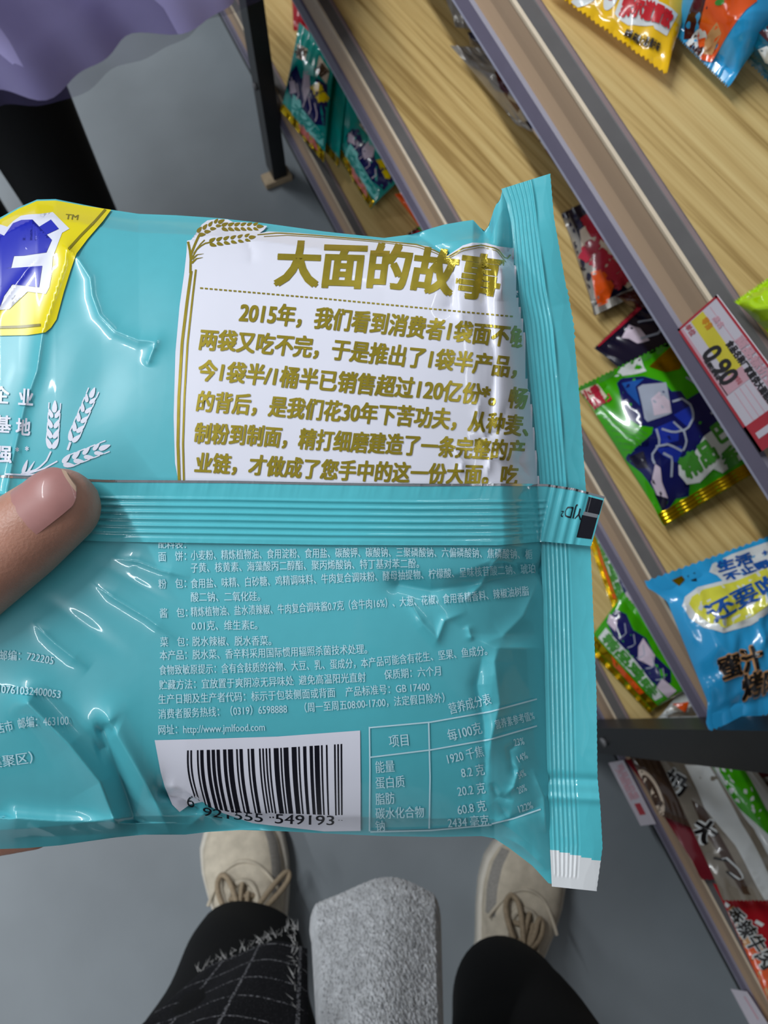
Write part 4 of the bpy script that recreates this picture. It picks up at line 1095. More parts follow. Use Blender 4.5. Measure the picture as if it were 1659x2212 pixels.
# ---- lower right, beyond the near post, bottom shelf
zc = Z1
Packet('snack_packet', 'burgundy packet lying flat under the clear packets beyond the near post', 'snack packet', None, [(1350, 1640, zc + .012), (1720, 1640, zc + .012), (1840, 1905, zc + .012), (1516, 1900, zc + .012)], 0.016, A_burg, 91, wrinkle=0.0015)
pk = Packet('snack_packet', 'grey brown packet with long cream oval, nearest the tagged rail', 'snack packet', None, [(1352, 1620, zc + .034), (1450, 1620, zc + .038), (1500, 1790, zc + .03), (1424, 1760, zc + .028)], 0.012, A_brown, 92)
pk.art([G(oval(1408, 1718, 14, 50, -0.48), 0), G(oval(1410, 1720, 8, 38, -0.48), 1, 2.5e-4)], [A_cream, A_brown])
pk = Packet('snack_packet', 'clear grey brown packet with white outlined black lettering and white stripe', 'snack packet', None, [(1410, 1612, zc + .05), (1560, 1600, zc + .06), (1790, 1945, zc + .05), (1562, 1945, zc + .04)], 0.03, A_grey, 93, wrinkle=0.004)
it = [G([(1470, 1640), (1520, 1640), (1570, 1740), (1690, 1950), (1650, 1946), (1560, 1790), (1500, 1715)], 0, 1.2e-4), G([(1475, 1700), (1500, 1716), (1620, 1930), (1600, 1925), (1500, 1760)], 2, 1.2e-4),
      T('奶', [(1428, 1664), (1464, 1682)], 46, 0, 0.10, 2.5e-4), T('奶', [(1428, 1664), (1464, 1682)], 46, 1, 0.03, 4e-4), T('大', [(1480, 1752), (1520, 1776)], 54, 0, 0.12, 2.5e-4), T('大', [(1480, 1752), (1520, 1776)], 54, 1, 0.04, 4e-4),
      K([(1540, 1826), (1545, 1820), (1575, 1850), (1592, 1876), (1588, 1884), (1560, 1862)], 4, 0, 3e-4), K([(1525, 1826), (1555, 1830)], 6, 1, 3e-4), K([(1555, 1860), (1575, 1880)], 5, 1, 3e-4)]
pk.art(it, [A_wht, A_black, A_brown])
pk = Packet('snack_packet', 'white packet with a bright green top corner under the near black post', 'snack packet', None, [(1500, 1600, zc + .075), (1590, 1600, zc + .075), (1800, 1900, zc + .06), (1730, 1960, zc + .06)], 0.02, A_white, 94, wrinkle=0.004)
pk.art([G([(1505, 1630), (1590, 1634), (1640, 1730), (1700, 1800), (1680, 1815), (1580, 1700), (1540, 1690)], 0, 1.2e-4), G([(1510, 1632), (1540, 1634), (1540, 1690)], 1, 2e-4)], [A_green, A_dgreen])
pk = Packet('snack_packet', 'silver edged brown packet beyond the white and green one near the post', 'snack packet', None, [(1622, 1684, zc + .06), (1700, 1670, zc + .07), (1800, 1800, zc + .06), (1690, 1800, zc + .05)], 0.012, A_brown, 95, m_seal=A_sil, ends='t')
pk = Packet('snack_packet', 'red packet with white lettering and food picture beside the lowest rail', 'snack packet', None, [(1540, 1908, zc + .014), (1800, 1960, zc + .02), (1900, 2300, zc + .02), (1700, 2260, zc + .012)], 0.014, A_redf, 96, wrinkle=0.002)
it = [G([(1566, 1990), (1590, 1970), (1620, 2010), (1680, 2100), (1720, 2200), (1690, 2220), (1610, 2080)], 0, 1.2e-4), G([(1600, 2080), (1640, 2060), (1680, 2140), (1660, 2170)], 3, 1.8e-4),
      T('香辣牛肉', [(1580, 1980), (1620, 2030), (1670, 2110)], 40, 1, 0.09, 2.5e-4), T('香辣牛肉', [(1580, 1980), (1620, 2030), (1670, 2110)], 40, 2, 0.03, 4e-4), K([(1568, 1962), (1580, 1972)], 10, 1), K([(1636, 2006), (1652, 2016)], 9, 1)]
pk.art(it, [A_tan, A_wht, A_black, A_org])

# ---- paper price tags in the rails
XTAG = XF - 0.0065
P_paper = mat('white_tag_paper', (226, 218, 228), 0.5, vary=0.02); P_red = mat('red_tag_print', (196, 52, 66), 0.5); P_yel = mat('yellow_tag_print', (238, 220, 66), 0.5)
P_pink = mat('pink_tag_print', (226, 176, 188), 0.5); P_blk = mat('black_tag_print', (44, 38, 42), 0.5)


def tag_sheet_at(xp):
    def f(xy, off):
        P = at_x(xy[:, 0], xy[:, 1], xp - off)
        return P, np.tile(np.array([-1.0, 0, 0]), (len(P), 1))
    return f


def make_tag(poly, label, items, mats, xp=XTAG):
    A = at_x(np.array([p[0] for p in poly], float), np.array([p[1] for p in poly], float), xp); k = len(A)
    Bk = A + np.array([0.0006, 0, 0]); V = np.concatenate([A, Bk])
    Fc = [tuple(range(k)), tuple(range(2 * k - 1, k - 1, -1))] + [(i, (i + 1) % k, k + (i + 1) % k, k + i) for i in range(k)]
    me = mesh('price_tag', V, Fc, smooth=False)
    bm = bmesh.new(); bm.from_mesh(me); bmesh.ops.recalc_face_normals(bm, faces=bm.faces[:]); bm.to_mesh(me); bm.free()
    o = link('price_tag', me, None, P_paper); tag(o, label, 'price tag')
    print_on('print', items, tag_sheet_at(xp), mats, o)
    return o


def quad_map(a, b_, c, d):
    a, b_, c, d = map(np.array, (a, b_, c, d))
    return lambda u, v: tuple(a * (1 - u) * (1 - v) + b_ * u * (1 - v) + c * u * v + d * (1 - u) * v)


# u runs along the rail towards the viewer, v from the upper to the lower edge
q = quad_map((1548, 637), (1790, 962), (1641, 978), (1463, 712)); q = quad_map((1548.0, 637.0), (1748.0, 905.0), (1641.0, 978.0), (1463.0, 712.0))
R4 = lambda u0, v0, u1, v1: [q(u0, v0), q(u1, v0), q(u1, v1), q(u0, v1)]
W4 = lambda u0, u1, v: [q(u0, v), q((u0 + u1) / 2, v), q(u1, v)]
it = [poly_item(R4(0, 0, 1, .05), 0, 1e-4, 0), poly_item(R4(0, .95, 1, 1), 0, 1e-4, 0), poly_item(R4(0, 0, .015, 1), 0, 1e-4, 0), poly_item(R4(.80, 0, 1, 1), 0, 1e-4, 0), poly_item(R4(.02, .40, .46, .70), 1, 1.5e-4, 0),
      poly_item(R4(.46, .40, .56, .92), 2, 1.2e-4, 0), poly_item(R4(.02, .90, .56, .95), 2, 1.2e-4, 0),
      text_item('0.90', W4(.235, .505, .70), 62, 3, 2.5e-4, bold=0.03), text_item('1', [q(.885, .95), q(.885, .05)], 10, 4, 2e-4)]
it[-1] = poly_item([q(.875, .88), q(.92, .88), q(.92, .22), q(.965, .22), q(.86, .05), q(.875, .30)], 4, 2e-4, 0)
it += [text_item('食品名称厂家直供大面粗粮', W4(.28, .78, .345), 20, 3, 2.2e-4, bold=0.05), text_item('规格克数每袋', W4(.28, .44, .875), 13, 3, 2.2e-4, bold=0.04), text_item('零售', W4(.06, .14, .47), 18, 5, 2.2e-4, bold=0.05),
       text_item('单位', W4(.02, .10, .80), 16, 0, 2.2e-4, bold=0.02), text_item('品名', W4(.10, .18, .28), 16, 2, 2.2e-4, bold=0.05), text_item('商品标价签', W4(.30, .70, .15), 24, 2, 2.2e-4, bold=0.06), text_item('产地等级', W4(.47, .55, .60), 14, 0, 2.2e-4)]
for v in (.24, .42, .54, .66, .78): it.append(stroke_item([q(.57 if v > .3 else .03, v), q(.80, v)], 1.6, 2, 1.4e-4, n=2))
make_tag([q(0, 0), q(1, 0), q(1, 1), q(0, 1)], 'white and red paper price tag with yellow field reading 0.90 in the top rail', it, [P_red, P_yel, P_pink, P_blk, P_paper, mat('orange_tag_print', (226, 150, 30), 0.5)])
q = quad_map((1346.0, 1642.0), (1416.0, 1780.0), (1384.0, 1784.0), (1314.0, 1648.0))
it = [text_item('商品标价签', W4(.05, .6, .35), 13, 0, 2e-4, bold=0.04), text_item('大面粗粮', W4(.1, .6, .65), 11, 0, 2e-4, bold=0.04), poly_item(R4(.66, .3, .84, .7), 1, 1.5e-4, 0)]
make_tag([q(0, 0), q(1, 0), q(1, 1), q(0, 1)], 'pinkish white price tag with faint red print in the lowest rail', it, [P_pink, P_red], XF - 0.0065)
q = quad_map((1612.0, 2142.0), (1690.0, 2262.0), (1650.0, 2270.0), (1578.0, 2136.0))
make_tag([q(0, 0), q(1, 0), q(1, 1), q(0, 1)], 'blank pale price tag in the lowest rail, beside the red packet', [poly_item(R4(.1, .3, .5, .4), 0, 1.5e-4, 0)], [P_pink], XF - 0.0065)
# ------------------------------------------------------------------ the photographer: legs, hand
M_skin = mat('warm_skin', (178, 128, 108), 0.42, vary=0.14, scale=90, bump=0.12, bscale=1500, sss=0.12)
M_nail = mat('thumbnail', (168, 118, 113), 0.42, coat=0.12, vary=0.06, scale=200)
M_nailw = mat('nail_free_edge', (190, 160, 138), 0.5)
M_trou = mat('black_cotton', (12, 12, 13), 0.9, spec=0.2, vary=0.25, scale=300)
fwd = np.array([_L[1], _d[1], 0.0]); fwd /= np.linalg.norm(fwd); rgt = np.array([fwd[1], -fwd[0], 0.0]); upv = np.array([0, 0, 1.0])
me_ = empty('person'); tag(me_, 'person in black trousers and cream sneakers seen from above, thumb on the packet', 'person')
aL = at_z(540.0, 2050.0, 0.10); aR = at_z(1082.0, 2130.0, 0.10)
aL[2] = aR[2] = 0.10
mid = (aL + aR) / 2; mid[2] = 0; Bd = mid - fwd * 0.075


def bp(r, f, z): return Bd + rgt * r + fwd * f + upv * z


hipL, hipR = bp(-.095, 0, .88), bp(.095, 0, .88)
kL, kR = (aL * .52 + hipL * .48), (aR * .52 + hipR * .48); kL = kL + fwd * .02; kR = kR + fwd * .02
wrist = at_depth(-640.0, 1640.0, 0.222); elbow = bp(-.34, -.02, 1.02)
pts = [bp(0, -.02, .94), bp(0, -.02, 1.12), bp(0, -.03, 1.32), bp(0, -.02, 1.43), bp(0, .0, 1.50), bp(0, .02, 1.62),
       hipL, kL, aL - fwd * .015, aL + fwd * .03 - upv * .07, hipR, kR, aR - fwd * .015, aR + fwd * .03 - upv * .07,
       bp(-.19, -.03, 1.38), elbow, wrist, bp(.19, -.03, 1.38), bp(.33, -.05, 1.08), bp(.24, .14, 1.10)]
eds = [(0, 1), (1, 2), (2, 3), (3, 4), (4, 5), (0, 6), (6, 7), (7, 8), (8, 9), (0, 10), (10, 11), (11, 12), (12, 13), (2, 14), (14, 15), (15, 16), (2, 17), (17, 18), (18, 19)]
rad = [(.15, .11), (.13, .1), (.15, .1), .055, .07, .085, .085, .055, .024, .016, .085, .055, .024, .016, .055, .042, .027, .055, .042, .03]
body_sk = skin(pts, eds, rad)


def hp(px, py, d): return at_depth(np.float64(px), np.float64(py), d)


chains = [
    ([hp(130, 1095, .1738), hp(40, 1165, .1738), hp(-60, 1240, .175), hp(-200, 1350, .181), hp(-360, 1450, .192)], [.0090, .0103, .0111, .0125, .017]),
    ([wrist, hp(-520, 1560, .214), hp(-360, 1450, .192)], [.026, .025, .0172]),
    ([hp(-360, 1450, .194), hp(-400, 1450, .222), hp(-400, 1430, .243)], [.0165, .015, .011]),
    ([hp(-420, 1500, .205), hp(-410, 1520, .243)], [.019, .012]), ([hp(-450, 1560, .214), hp(-410, 1600, .243)], [.021, .012]), ([hp(-380, 1400, .243), hp(-390, 1500, .243), hp(-390, 1690, .243)], [.0112, .0112, .0105]),
    ([hp(-520, 1500, .218), hp(-380, 1440, .240), hp(-300, 1380, .247)], [.018, .013, .0105]),
    ([hp(-520, 1600, .220), hp(-400, 1650, .243), hp(-320, 1680, .250)], [.018, .013, .0105]),
    ([hp(-380, 1400, .243), hp(-200, 1330, .2465), hp(-20, 1310, .2465), hp(120, 1320, .2455)], [.0105, .0085, .008, .0065]),
    ([hp(-390, 1500, .243), hp(-180, 1470, .2465), hp(40, 1460, .2465), hp(190, 1465, .2455)], [.0105, .0088, .0083, .0067]),
    ([hp(-390, 1590, .243), hp(-180, 1610, .2465), hp(30, 1610, .2465), hp(160, 1600, .2455)], [.0105, .0085, .008, .0065]),
    ([hp(-390, 1690, .243), hp(-200, 1760, .244), hp(-40, 1800, .240), hp(80, 1790, .238)], [.0100, .0080, .0078, .0062]),
    ([hp(-520, 1540, .218), hp(-400, 1540, .240)], [.021, .016])]
hand = blob(chains, 0.0011, 10)
body = link('body', join_meshes('body', [body_sk, hand]), me_, M_skin)
# thumbnail: a curved plate on the back of the thumb tip
axis0, axis1 = np.array([130.0, 1095.0]), np.array([40.0, 1165.0])
A3, B3 = hp(130, 1095, .1738), hp(40, 1165, .1738)
ax = (A3 - B3) / np.linalg.norm(A3 - B3)
tocam = -(ray(120.0, 1090.0)); tocam /= np.linalg.norm(tocam); tocam -= ax * (tocam @ ax); tocam /= np.linalg.norm(tocam)
side = np.cross(ax, tocam)
if (at_depth(100.0, 1040.0, .1738) - at_depth(130.0, 1095.0, .1738)) @ side < 0: side = -side
n0 = tocam * math.cos(0.54) + side * math.sin(0.54); t0 = np.cross(ax, n0)
b2, a2 = np.meshgrid(np.linspace(0, 1, 25), np.linspace(-1, 1, 25))
s2 = -0.0072 + b2 * 0.0149
rnd = np.where(b2 < .2, 0.62 + 0.38 * np.sqrt(np.clip(1 - ((.2 - b2) / .2) ** 2, 0, 1)), 1.0) * np.where(b2 > .78, np.sqrt(np.clip(1 - ((b2 - .78) / .235) ** 2 * 0.9, 0, 1)), 1.0)
rad_ = np.sqrt(np.clip(0.0091 ** 2 - np.clip(s2, 0, None) ** 2 * 0.72, 1e-8, None)) + 0.0003 + 0.00022 * b2
th = a2 * 0.70 * rnd
NP = A3 + s2[..., None] * ax + rad_[..., None] * (np.cos(th)[..., None] * n0 + np.sin(th)[..., None] * t0)
NB = NP - 0.0006 * (np.cos(th)[..., None] * n0 + np.sin(th)[..., None] * t0)
fs = grid_faces(24, 24); mi = [1 if (q[0] % 25)   >= 23 else 0 for q in fs]
V = np.concatenate([NP.reshape(-1, 3), NB.reshape(-1, 3)])
me2 = mesh('thumbnail', V, fs + [tuple(i + 625 for i in q[::-1]) for q in fs], mi + mi)
bm = bmesh.new(); bm.from_mesh(me2)
nrm = np.array(bm.faces[:][300].normal) if False else None
bm.free()
link('thumbnail', me2, me_, [M_nail, M_nailw])

# trousers: two legs that widen upwards, cuffs open over the shoes
def leg(ankle, knee, hip, r0, seed):
    rings = []
    NA, NR = 40, 26
    for j in range(NR + 1):
        t = j / NR
        c = ankle * (1 - t / .5) + knee * (t / .5) if t < .5 else knee * (1 - (t - .5) / .5) + hip * ((t - .5) / .5)
        c = c.copy(); c[2] += 0.035 * (1 - t)
        r = r0 * (1 - t) + .115 * t
        for i in range(NA):
            a = 2 * math.pi * i / NA
            w = 1 + 0.05 * math.sin(3 * a + seed + 5 * t) * (1 - .5 * t) + 0.03 * math.sin(18 * t + 2 * a + seed)
            p = c + (rgt * math.cos(a) + fwd * math.sin(a)) * r * w
            if j == 0: p[2] += 0.012 * math.sin(a)          # cuff rises over the instep
            rings.append(p)
    Fc = [(j * NA + i, j * NA + (i + 1) % NA, (j + 1) * NA + (i + 1) % NA, (j + 1) * NA + i) for j in range(NR) for i in range(NA)]
    return mesh('leg', rings, Fc)


tr = join_meshes('trousers', [leg(aL + fwd * .004, kL, hipL, .062, 1.0), leg(aR + fwd * .002, kR, hipR, .064, 2.2)])
link('trousers', tr, me_, M_trou)

# cream sneakers
M_shoe = mat('cream_suede', (188, 178, 160), 0.85, spec=0.2, vary=0.14, scale=70, bump=0.3, bscale=500)
M_sole = mat('off_white_rubber', (196, 190, 178), 0.6, vary=0.06)
M_lace = mat('beige_laces', (150, 134, 112), 0.9, spec=0.1, vary=0.15, scale=300)
M_mesh = mat('grey_mesh_panel', (138, 134, 128), 0.85, vary=0.15, scale=300)


def shoe(name, toe, heel, wid, sd, seed):
    """toe, heel: floor points"""
    ax_ = (toe - heel); Ln = np.linalg.norm(ax_); ax_ /= Ln; sx = np.cross(ax_, upv)
    def half(t, s):   # sole half-width along the length, t: 0 heel .. 1 toe
        x = np.interp(t, [0, .03, .1, .25, .45, .6, .72, .82, .9, .96, 1], [.0, .42, .62, .70, .74, .92, 1.0, .97, .82, .54, .0])
        return wid / 2 * x * (1 + 0.06 * s * math.sin(t * 5))
    topz = lambda t: np.interp(t, [0, .1, .3, .42, .55, .7, .85, .95, 1], [.085, .10, .105, .100, .085, .068, .056, .044, .03])
    NA, NR = 28, 44
    V = []
    for j in range(NR + 1):
        t = 0.5 - 0.5 * math.cos(math.pi * j / NR)
        for i in range(NA):
            a = math.pi * i / (NA - 1); c, s = math.cos(a), math.sin(a)
            w = half(t, 1 if c > 0 else -1) * np.sign(c) * abs(c) ** .72; z = .026 + (topz(t) - .026) * abs(s) ** .8
            w *= 1 - .22 * s * (1 if t < .6 else .3)
            V.append(heel + ax_ * t * Ln + sx * w + upv * z)
    Fc = [(j * NA + i, j * NA + i + 1, (j + 1) * NA + i + 1, (j + 1) * NA + i) for j in range(NR) for i in range(NA - 1)]
    mi = []
    for j in range(NR):
        for i in range(NA - 1):
            t = 0.5 - 0.5 * math.cos(math.pi * (j + .5) / NR); k = abs(i - (NA - 2) / 2) / ((NA - 2) / 2)
            mi.append(1 if (.60 < t < .90 and .50 < k < .80 and (i > NA / 2) == (sd > 0)) else 0)
    up = link(name, mesh(name, V, Fc, mi), me_, [M_shoe, M_mesh])
    # sole
    V = []; n = 72
    out = []
    for k in range(n):
        a = 2 * math.pi * k / n; t = .5 + .5 * math.cos(a); s = 1 if math.sin(a) >= 0 else -1
        out.append((t, s * (half(min(max(t, .004), .996), s) + .004)))
    for z in (0.0, .004, .024, .032):
        g = -.002 if z in (0.0, .032) else 0.0
        for t, w in out: V.append(heel + ax_ * (t * (Ln + .012) - .006) + sx * (w + np.sign(w) * g) + upv * z)
    Fc = [(l * n + k, l * n + (k + 1) % n, (l + 1) * n + (k + 1) % n, (l + 1) * n + k) for l in range(3) for k in range(n)] + [tuple(range(n)), tuple(range(3 * n, 4 * n))]
    link('sole', mesh('sole', V, Fc), up, M_sole)
    S = lambda t, w, dz: heel + ax_ * t * Ln + sx * w * wid + upv * (topz(t) + dz - abs(w) * .03)
    # toe cap seam and eyestay
    tube_curve('stitched_seam', [S(.60, -.42, .001), S(.70, -.30, .004), S(.76, -.12, .004), S(.77, .05, .004), S(.73, .26, .004), S(.62, .42, .001)], .0022, M_shoe, up)
    tube_curve('eyestay', [S(.36, -.20, .003), S(.52, -.19, .003), S(.66, -.16, .003), S(.69, 0, .004), S(.66, .16, .003), S(.52, .19, .003), S(.36, .20, .003)], .004, M_shoe, up)
    for k in range(4):
        t = .42 + .065 * k
        tube_curve('lace', [S(t, -.17, .002), S(t + .01, -.06, .008), S(t + .012, .06, .008), S(t, .17, .002)], .0034, M_lace, up)
    tube_curve('lace', [S(.50, 0, .012), S(.57, -.16, .02), S(.68, -.30, .016), S(.74, -.22, .012), S(.68, -.08, .016), S(.52, .01, .014)], .0034, M_lace, up)
    tube_curve('lace', [S(.50, 0, .012), S(.57, .16, .02), S(.66, .40, .018), S(.70, .56, .012), S(.65, .56, .012), S(.57, .28, .018), S(.50, .02, .014)] if sd < 0 else [S(.52, 0, .010), S(.58, .10, .016), S(.68, .12, .014), S(.66, .20, .012), S(.58, .18, .014), S(.53, .02, .012)], .0034, M_lace, up)
    tube_curve('lace', [S(.52, 0, .010), S(.60, -.03, .014), S(.68, .02, .008)], .003, M_lace, up)
    tube_curve('lace', [S(.52, 0, .010), S(.57, .06, .014), S(.64, .08, .008)], .003, M_lace, up)


def zf(x, y): p = at_z(np.float64(x), np.float64(y), 0.03); p[2] = 0; return p


tL, tR = zf(518, 1742), zf(1160, 1806)
hL = aL - fwd * .055; hL[2] = 0; hR = aR - fwd * .055; hR[2] = 0
def fit(toe, heel, Ln=.275):
    dd = heel - toe; return toe + dd / np.linalg.norm(dd) * Ln
shoe('sneaker', tL, fit(tL, hL), .108, -1, 1); shoe('sneaker', tR, fit(tR, hR), .108, 1, 2)

# plaid coat corner beside the left leg
def plaid():
    m = bpy.data.materials.new('black_plaid_tweed'); m.use_nodes = True
    nt = m.node_tree; N = nt.nodes; b = N['Principled BSDF']; b.inputs['Roughness'].default_value = .95; b.inputs['Specular IOR Level'].default_value = .15
    uvn = N.new('ShaderNodeUVMap'); sep = N.new('ShaderNodeSeparateXYZ'); nt.links.new(uvn.outputs[0], sep.inputs[0])
    def line(sock, frq, wdt, ph):
        a = N.new('ShaderNodeMath'); a.operation = 'MULTIPLY_ADD'; a.inputs[1].default_value = frq; a.inputs[2].default_value = ph; nt.links.new(sock, a.inputs[0])
        f = N.new('ShaderNodeMath'); f.operation = 'FRACT'; nt.links.new(a.outputs[0], f.inputs[0])
        l = N.new('ShaderNodeMath'); l.operation = 'LESS_THAN'; l.inputs[1].default_value = wdt; nt.links.new(f.outputs[0], l.inputs[0]); return l.outputs[0]
    def mth(op, a, c):
        n = N.new('ShaderNodeMath'); n.operation = op; nt.links.new(a, n.inputs[0])
        if isinstance(c, float): n.inputs[1].default_value = c
        else: nt.links.new(c, n.inputs[1])
        return n.outputs[0]
    v = mth('MAXIMUM', line(sep.outputs[0], 3.2, .05, .1), line(sep.outputs[1], 3.0, .05, .62))
    nz = N.new('ShaderNodeTexNoise'); nz.inputs['Scale'].default_value = 70; nt.links.new(uvn.outputs[0], nz.inputs['Vector'])
    gate = mth('GREATER_THAN', nz.outputs['Fac'], .53)
    v = mth('MULTIPLY', v, gate)
    n2 = N.new('ShaderNodeTexNoise'); n2.inputs['Scale'].default_value = 140; nt.links.new(uvn.outputs[0], n2.inputs['Vector'])
    fl = mth('MULTIPLY', mth('GREATER_THAN', n2.outputs['Fac'], .66), .35)
    v = mth('MAXIMUM', v, fl)
    mx = N.new('ShaderNodeMix'); mx.data_type = 'RGBA'; nt.links.new(v, mx.inputs[0]); mx.inputs[6].default_value = lin((24, 24, 27)) + (1,); mx.inputs[7].default_value = lin((150, 150, 154)) + (1,)
    nt.links.new(mx.outputs[2], b.inputs['Base Color'])
    return m


def drape(name, quad, thick, m, nu=40, nv=40, fold=.012, sd=1.0, fuzz=0.0, curve=0.02, ext=None):
    """hanging cloth from four points (px, py, z): TL, TR (hem), BR, BL (upper end)"""
    C = [at_z(np.float64(a), np.float64(b_), z) for a, b_, z in quad]
    u, v = np.meshgrid(np.linspace(0, 1, nu + 1), np.linspace(0, 1, nv + 1))
    u0 = u
    if fuzz: u = .5 + (u - .5) * np.sqrt(1 - .35 * np.clip(1 - v / .10, 0, 1) ** 2)
    P = ((1 - u) * (1 - v))[..., None] * C[0] + (u * (1 - v))[..., None] * C[1] + (u * v)[..., None] * C[2] + ((1 - u) * v)[..., None] * C[3]
    n = np.cross(C[3] - C[0], C[1] - C[0]); n /= np.linalg.norm(n)
    u = u0
    h = fold * (np.sin(u * 9 + sd + v * 2) * .5 + np.sin(u * 4 + 2 * v + sd * 2)) - curve * (2 * u - 1) ** 2
    if fuzz: h = h + fuzz * (np.random.RandomState(3).rand(*u.shape) - .5)
    if fuzz: h = h - .07 * np.clip(1 - v / .35, 0, 1) ** 2
    edge = np.clip(np.minimum.reduce([u, 1 - u, v * 1.0]) / .05, 0, 1) ** .5
    Pf = (P + n * (h + thick / 2 * edge)[..., None]).reshape(-1, 3); Pb_ = (P + n * (h - thick / 2 * edge - .0003)[..., None]).reshape(-1, 3); k = len(Pf)
    if ext is not None:                       # the cloth carries on up to where it is worn
        t_ = np.linspace(0, 1, 25)[1:, None, None]; ed = u[:1][..., None] * ext[1] + (1 - u[:1])[..., None] * ext[0]
        sag = (0.03 * np.sin(np.pi * t_)) * n
        def up_(Pg): G_ = Pg.reshape(nv + 1, nu + 1, 3); d_ = G_[-1:] * (1 - t_) + (ed + (G_[-1:] - P[-1:])) * t_ + sag; return np.concatenate([G_, d_]).reshape(-1, 3)
        Pf, Pb_ = up_(Pf), up_(Pb_); k = len(Pf); nv += 24
        u, v = np.meshgrid(np.linspace(0, 1, nu + 1), np.concatenate([v[:, 0], 1 + t_[:, 0, 0]]))
    fs = grid_faces(nu, nv, True)
    me = mesh(name, np.concatenate([Pf, Pb_]), fs + [tuple(i + k for i in q_[::-1]) for q_ in fs])
    uvl = me.uv_layers.new(name='UVMap'); W_ = np.linalg.norm(C[1] - C[0]) / .1; H_ = np.linalg.norm(C[3] - C[0]) / .1
    uvs = np.concatenate([np.stack([u.ravel() * W_, v.ravel() * H_], 1)] * 2)
    for lp in me.loops: uvl.data[lp.index].uv = uvs[lp.vertex_index]
    return link(name, me, me_, m)


M_plaid = plaid()
co = drape('coat_corner', [(420, 2088, .40), (645, 1990, .40), (650, 2300, .60), (60, 2320, .60)], .006, M_plaid, fold=.005, ext=(bp(-.20, .09, .95), bp(-.06, .12, .95)))
co['label'] = 'black plaid tweed coat corner with frayed white hem'
M_thr = mat('white_fringe_thread', (186, 184, 182), .9)
rnd_ = random.Random(5)
fr = []
bm = bmesh.new()
for i in range(130):
    t = rnd_.random()
    if i < 90: a, b_ = 426 + t * 214, 2094 - t * 100 + rnd_.uniform(-3, 14)
    else: a, b_ = 640 + rnd_.uniform(-10, 4), 1996 + t * 190
    p0 = at_z(np.float64(a), np.float64(b_), .408 + (0 if i < 90 else t * .12)); dv = rgt * rnd_.uniform(-.004, .004) + fwd * rnd_.uniform(.0, .006) + upv * rnd_.uniform(-.002, .004)
    sd_ = np.cross(dv, tocam); sd_ = sd_ / (np.linalg.norm(sd_) + 1e-9) * .0003
    c_ = np.cross(dv, sd_); c_ = c_ / (np.linalg.norm(c_) + 1e-9) * .0003
    vs_ = [bm.verts.new(tuple(p)) for p in (p0 + sd_, p0 - sd_, p0 + c_, p0 + dv * 1.6)]
    for tri in ((0, 1, 3), (1, 2, 3), (2, 0, 3), (0, 2, 1)): bm.faces.new([vs_[k] for k in tri])
fo = bm_obj('frayed_hem', bm, M_thr, co)

M_fleece = mat('grey_fleece', (196, 198, 200), 1.0, spec=0.1, vary=0.22, scale=100, bump=0.7, bscale=260, sheen=0.6)
fl = drape('fleece_hem', [(664, 1850, .42), (950, 1842, .42), (962, 2300, .62), (690, 2300, .62)], .03, M_fleece, 130, 190, .004, 2.0, fuzz=.0032, curve=.018, ext=(bp(-.055, .115, .96), bp(.055, .115, .96)))
fl['label'] = 'light grey fuzzy fleece hanging between the legs'
# jacket over torso and arms, out of the picture but worn by the same person
def torso():
    prof = [(.78, .185, .150), (.86, .182, .150), (.95, .172, .138), (1.08, .168, .130), (1.20, .178, .132), (1.30, .190, .128), (1.37, .185, .110), (1.42, .120, .085), (1.455, .068, .066), (1.47, .064, .064)]
    NA = 48; V = [bp(rx * math.cos(2 * math.pi * i / NA), -.025 + ry * math.sin(2 * math.pi * i / NA), z) for z, rx, ry in prof for i in range(NA)]
    return mesh('torso', V, [(j * NA + i, j * NA + (i + 1) % NA, (j + 1) * NA + (i + 1) % NA, (j + 1) * NA + i) for j in range(len(prof) - 1) for i in range(NA)])


sl = lambda P_, R_: skin(P_, [(i, i + 1) for i in range(len(P_) - 1)], R_)
jk = join_meshes('jacket', [torso(), sl([bp(-.14, -.03, 1.36), bp(-.20, -.03, 1.34), elbow, elbow * .25 + wrist * .75], [.06, .07, .056, .044]),
                            sl([bp(.14, -.03, 1.36), bp(.20, -.03, 1.34), bp(.33, -.05, 1.08), bp(.26, .10, 1.10)], [.06, .07, .056, .05])])
link('jacket', jk, me_, M_trou)

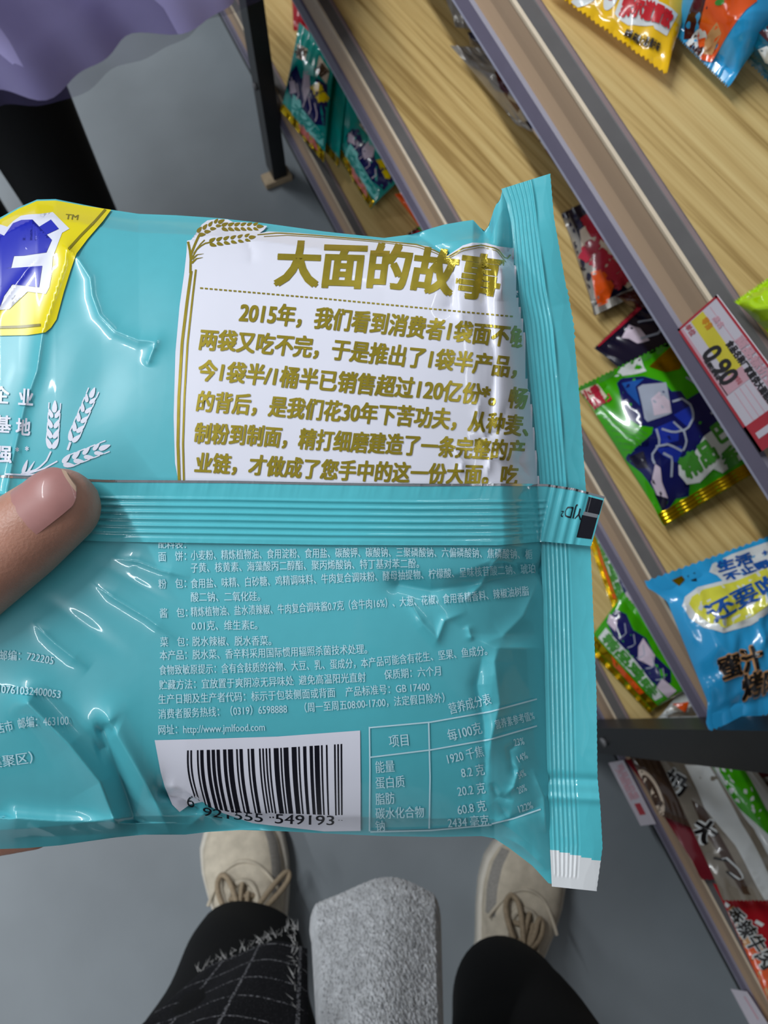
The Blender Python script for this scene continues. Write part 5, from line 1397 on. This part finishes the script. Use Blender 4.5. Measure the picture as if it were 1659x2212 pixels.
# ------------------------------------------------------------------ the second person: black leggings, lavender tulle skirt
P2 = empty('person'); tag(P2, 'person in a lavender tulle skirt over black leggings, standing on the floor', 'person')
f0 = at_z(278.0, 676.0, 0.0); f0[2] = 0
vdir = -fwd
def lp(r, f, z): return f0 + rgt * r + fwd * f + upv * z
ox = -.075
pts = [lp(ox, .04, .68), lp(ox, .04, .84), lp(ox, .03, .97), lp(ox, .03, 1.04), lp(ox, .02, 1.13),
       lp(.0, .02, .60), lp(.0, .01, .34), lp(0, .0, .07), lp(.0, -.11, .04), lp(-.15, .02, .60), lp(-.15, .01, .34), lp(-.15, .0, .07), lp(-.15, -.11, .04),
       lp(ox + .12, .03, .93), lp(ox + .17, .02, .75), lp(ox + .16, .06, .60), lp(ox - .12, .03, .93), lp(ox - .17, .02, .75), lp(ox - .16, .06, .60)]
eds = [(0, 1), (1, 2), (2, 3), (3, 4), (0, 5), (5, 6), (6, 7), (7, 8), (0, 9), (9, 10), (10, 11), (11, 12), (2, 13), (13, 14), (14, 15), (2, 16), (16, 17), (17, 18)]
M_leg = mat('black_leggings', (10, 10, 12), 0.75, spec=0.25, vary=0.2, scale=200)
link('body', skin(pts, eds, [(.10, .08), (.09, .07), (.1, .07), .045, .08, .068, .058, .052, .04, .068, .058, .052, .04, .036, .03, .024, .036, .03, .024]), P2, M_leg)
M_tul = mat('lavender_tulle', (196, 186, 246), 0.9, spec=0.15, vary=0.10, scale=12, sheen=0.5)
M_tul2 = mat('sheer_lavender_tulle', (96, 88, 132), 0.9, spec=0.1, vary=0.06, alpha=0.30)


c0 = lp(ox, .03, 0); c1 = at_z(-150.0, -300.0, .63); c1[2] = 0


def skirt(name, z0, z1, r0, ra, rb, nf, seed, m, amp=.010):
    NA, NR = 300, 26; V = []
    rr = random.Random(seed); phs = [rr.uniform(0, 6.28) for _ in range(6)]
    for j in range(NR + 1):
        t = j / NR; c = c0 + (c1 - c0) * t
        for i in range(NA):
            a = 2 * math.pi * i / NA
            f_ = .6 * math.sin(nf * a + phs[0] + .9 * math.sin(3 * a + phs[1])) + .4 * math.sin(round(nf * .6) * a + phs[3] + t * 1.2) + .25 * math.sin(nf * 2 * a + phs[2])
            k = t ** .75; q_ = f_ * amp * min(1, 2 * t)
            V.append(c + rgt * (r0 + (ra - r0) * k + q_) * math.cos(a) + fwd * (r0 + (rb - r0) * k + q_) * math.sin(a) + upv * (z1 + (z0 - z1) * t ** 1.25 + .010 * math.sin(5 * a + phs[5]) * t - .02 * (t > .97)))
    Fc = [(j * NA + i, j * NA + (i + 1) % NA, (j + 1) * NA + (i + 1) % NA, (j + 1) * NA + i) for j in range(NR) for i in range(NA)]
    return link(name, mesh(name, V, Fc), P2, m)


skirt('tulle_skirt', .63, .86, .09, .318, .232, 15, 2, M_tul, .020)
skirt('tulle_underlayer', .62, .85, .085, .322, .245, 19, 5, M_tul2, .008)
bpy.data.objects.remove(_fo)
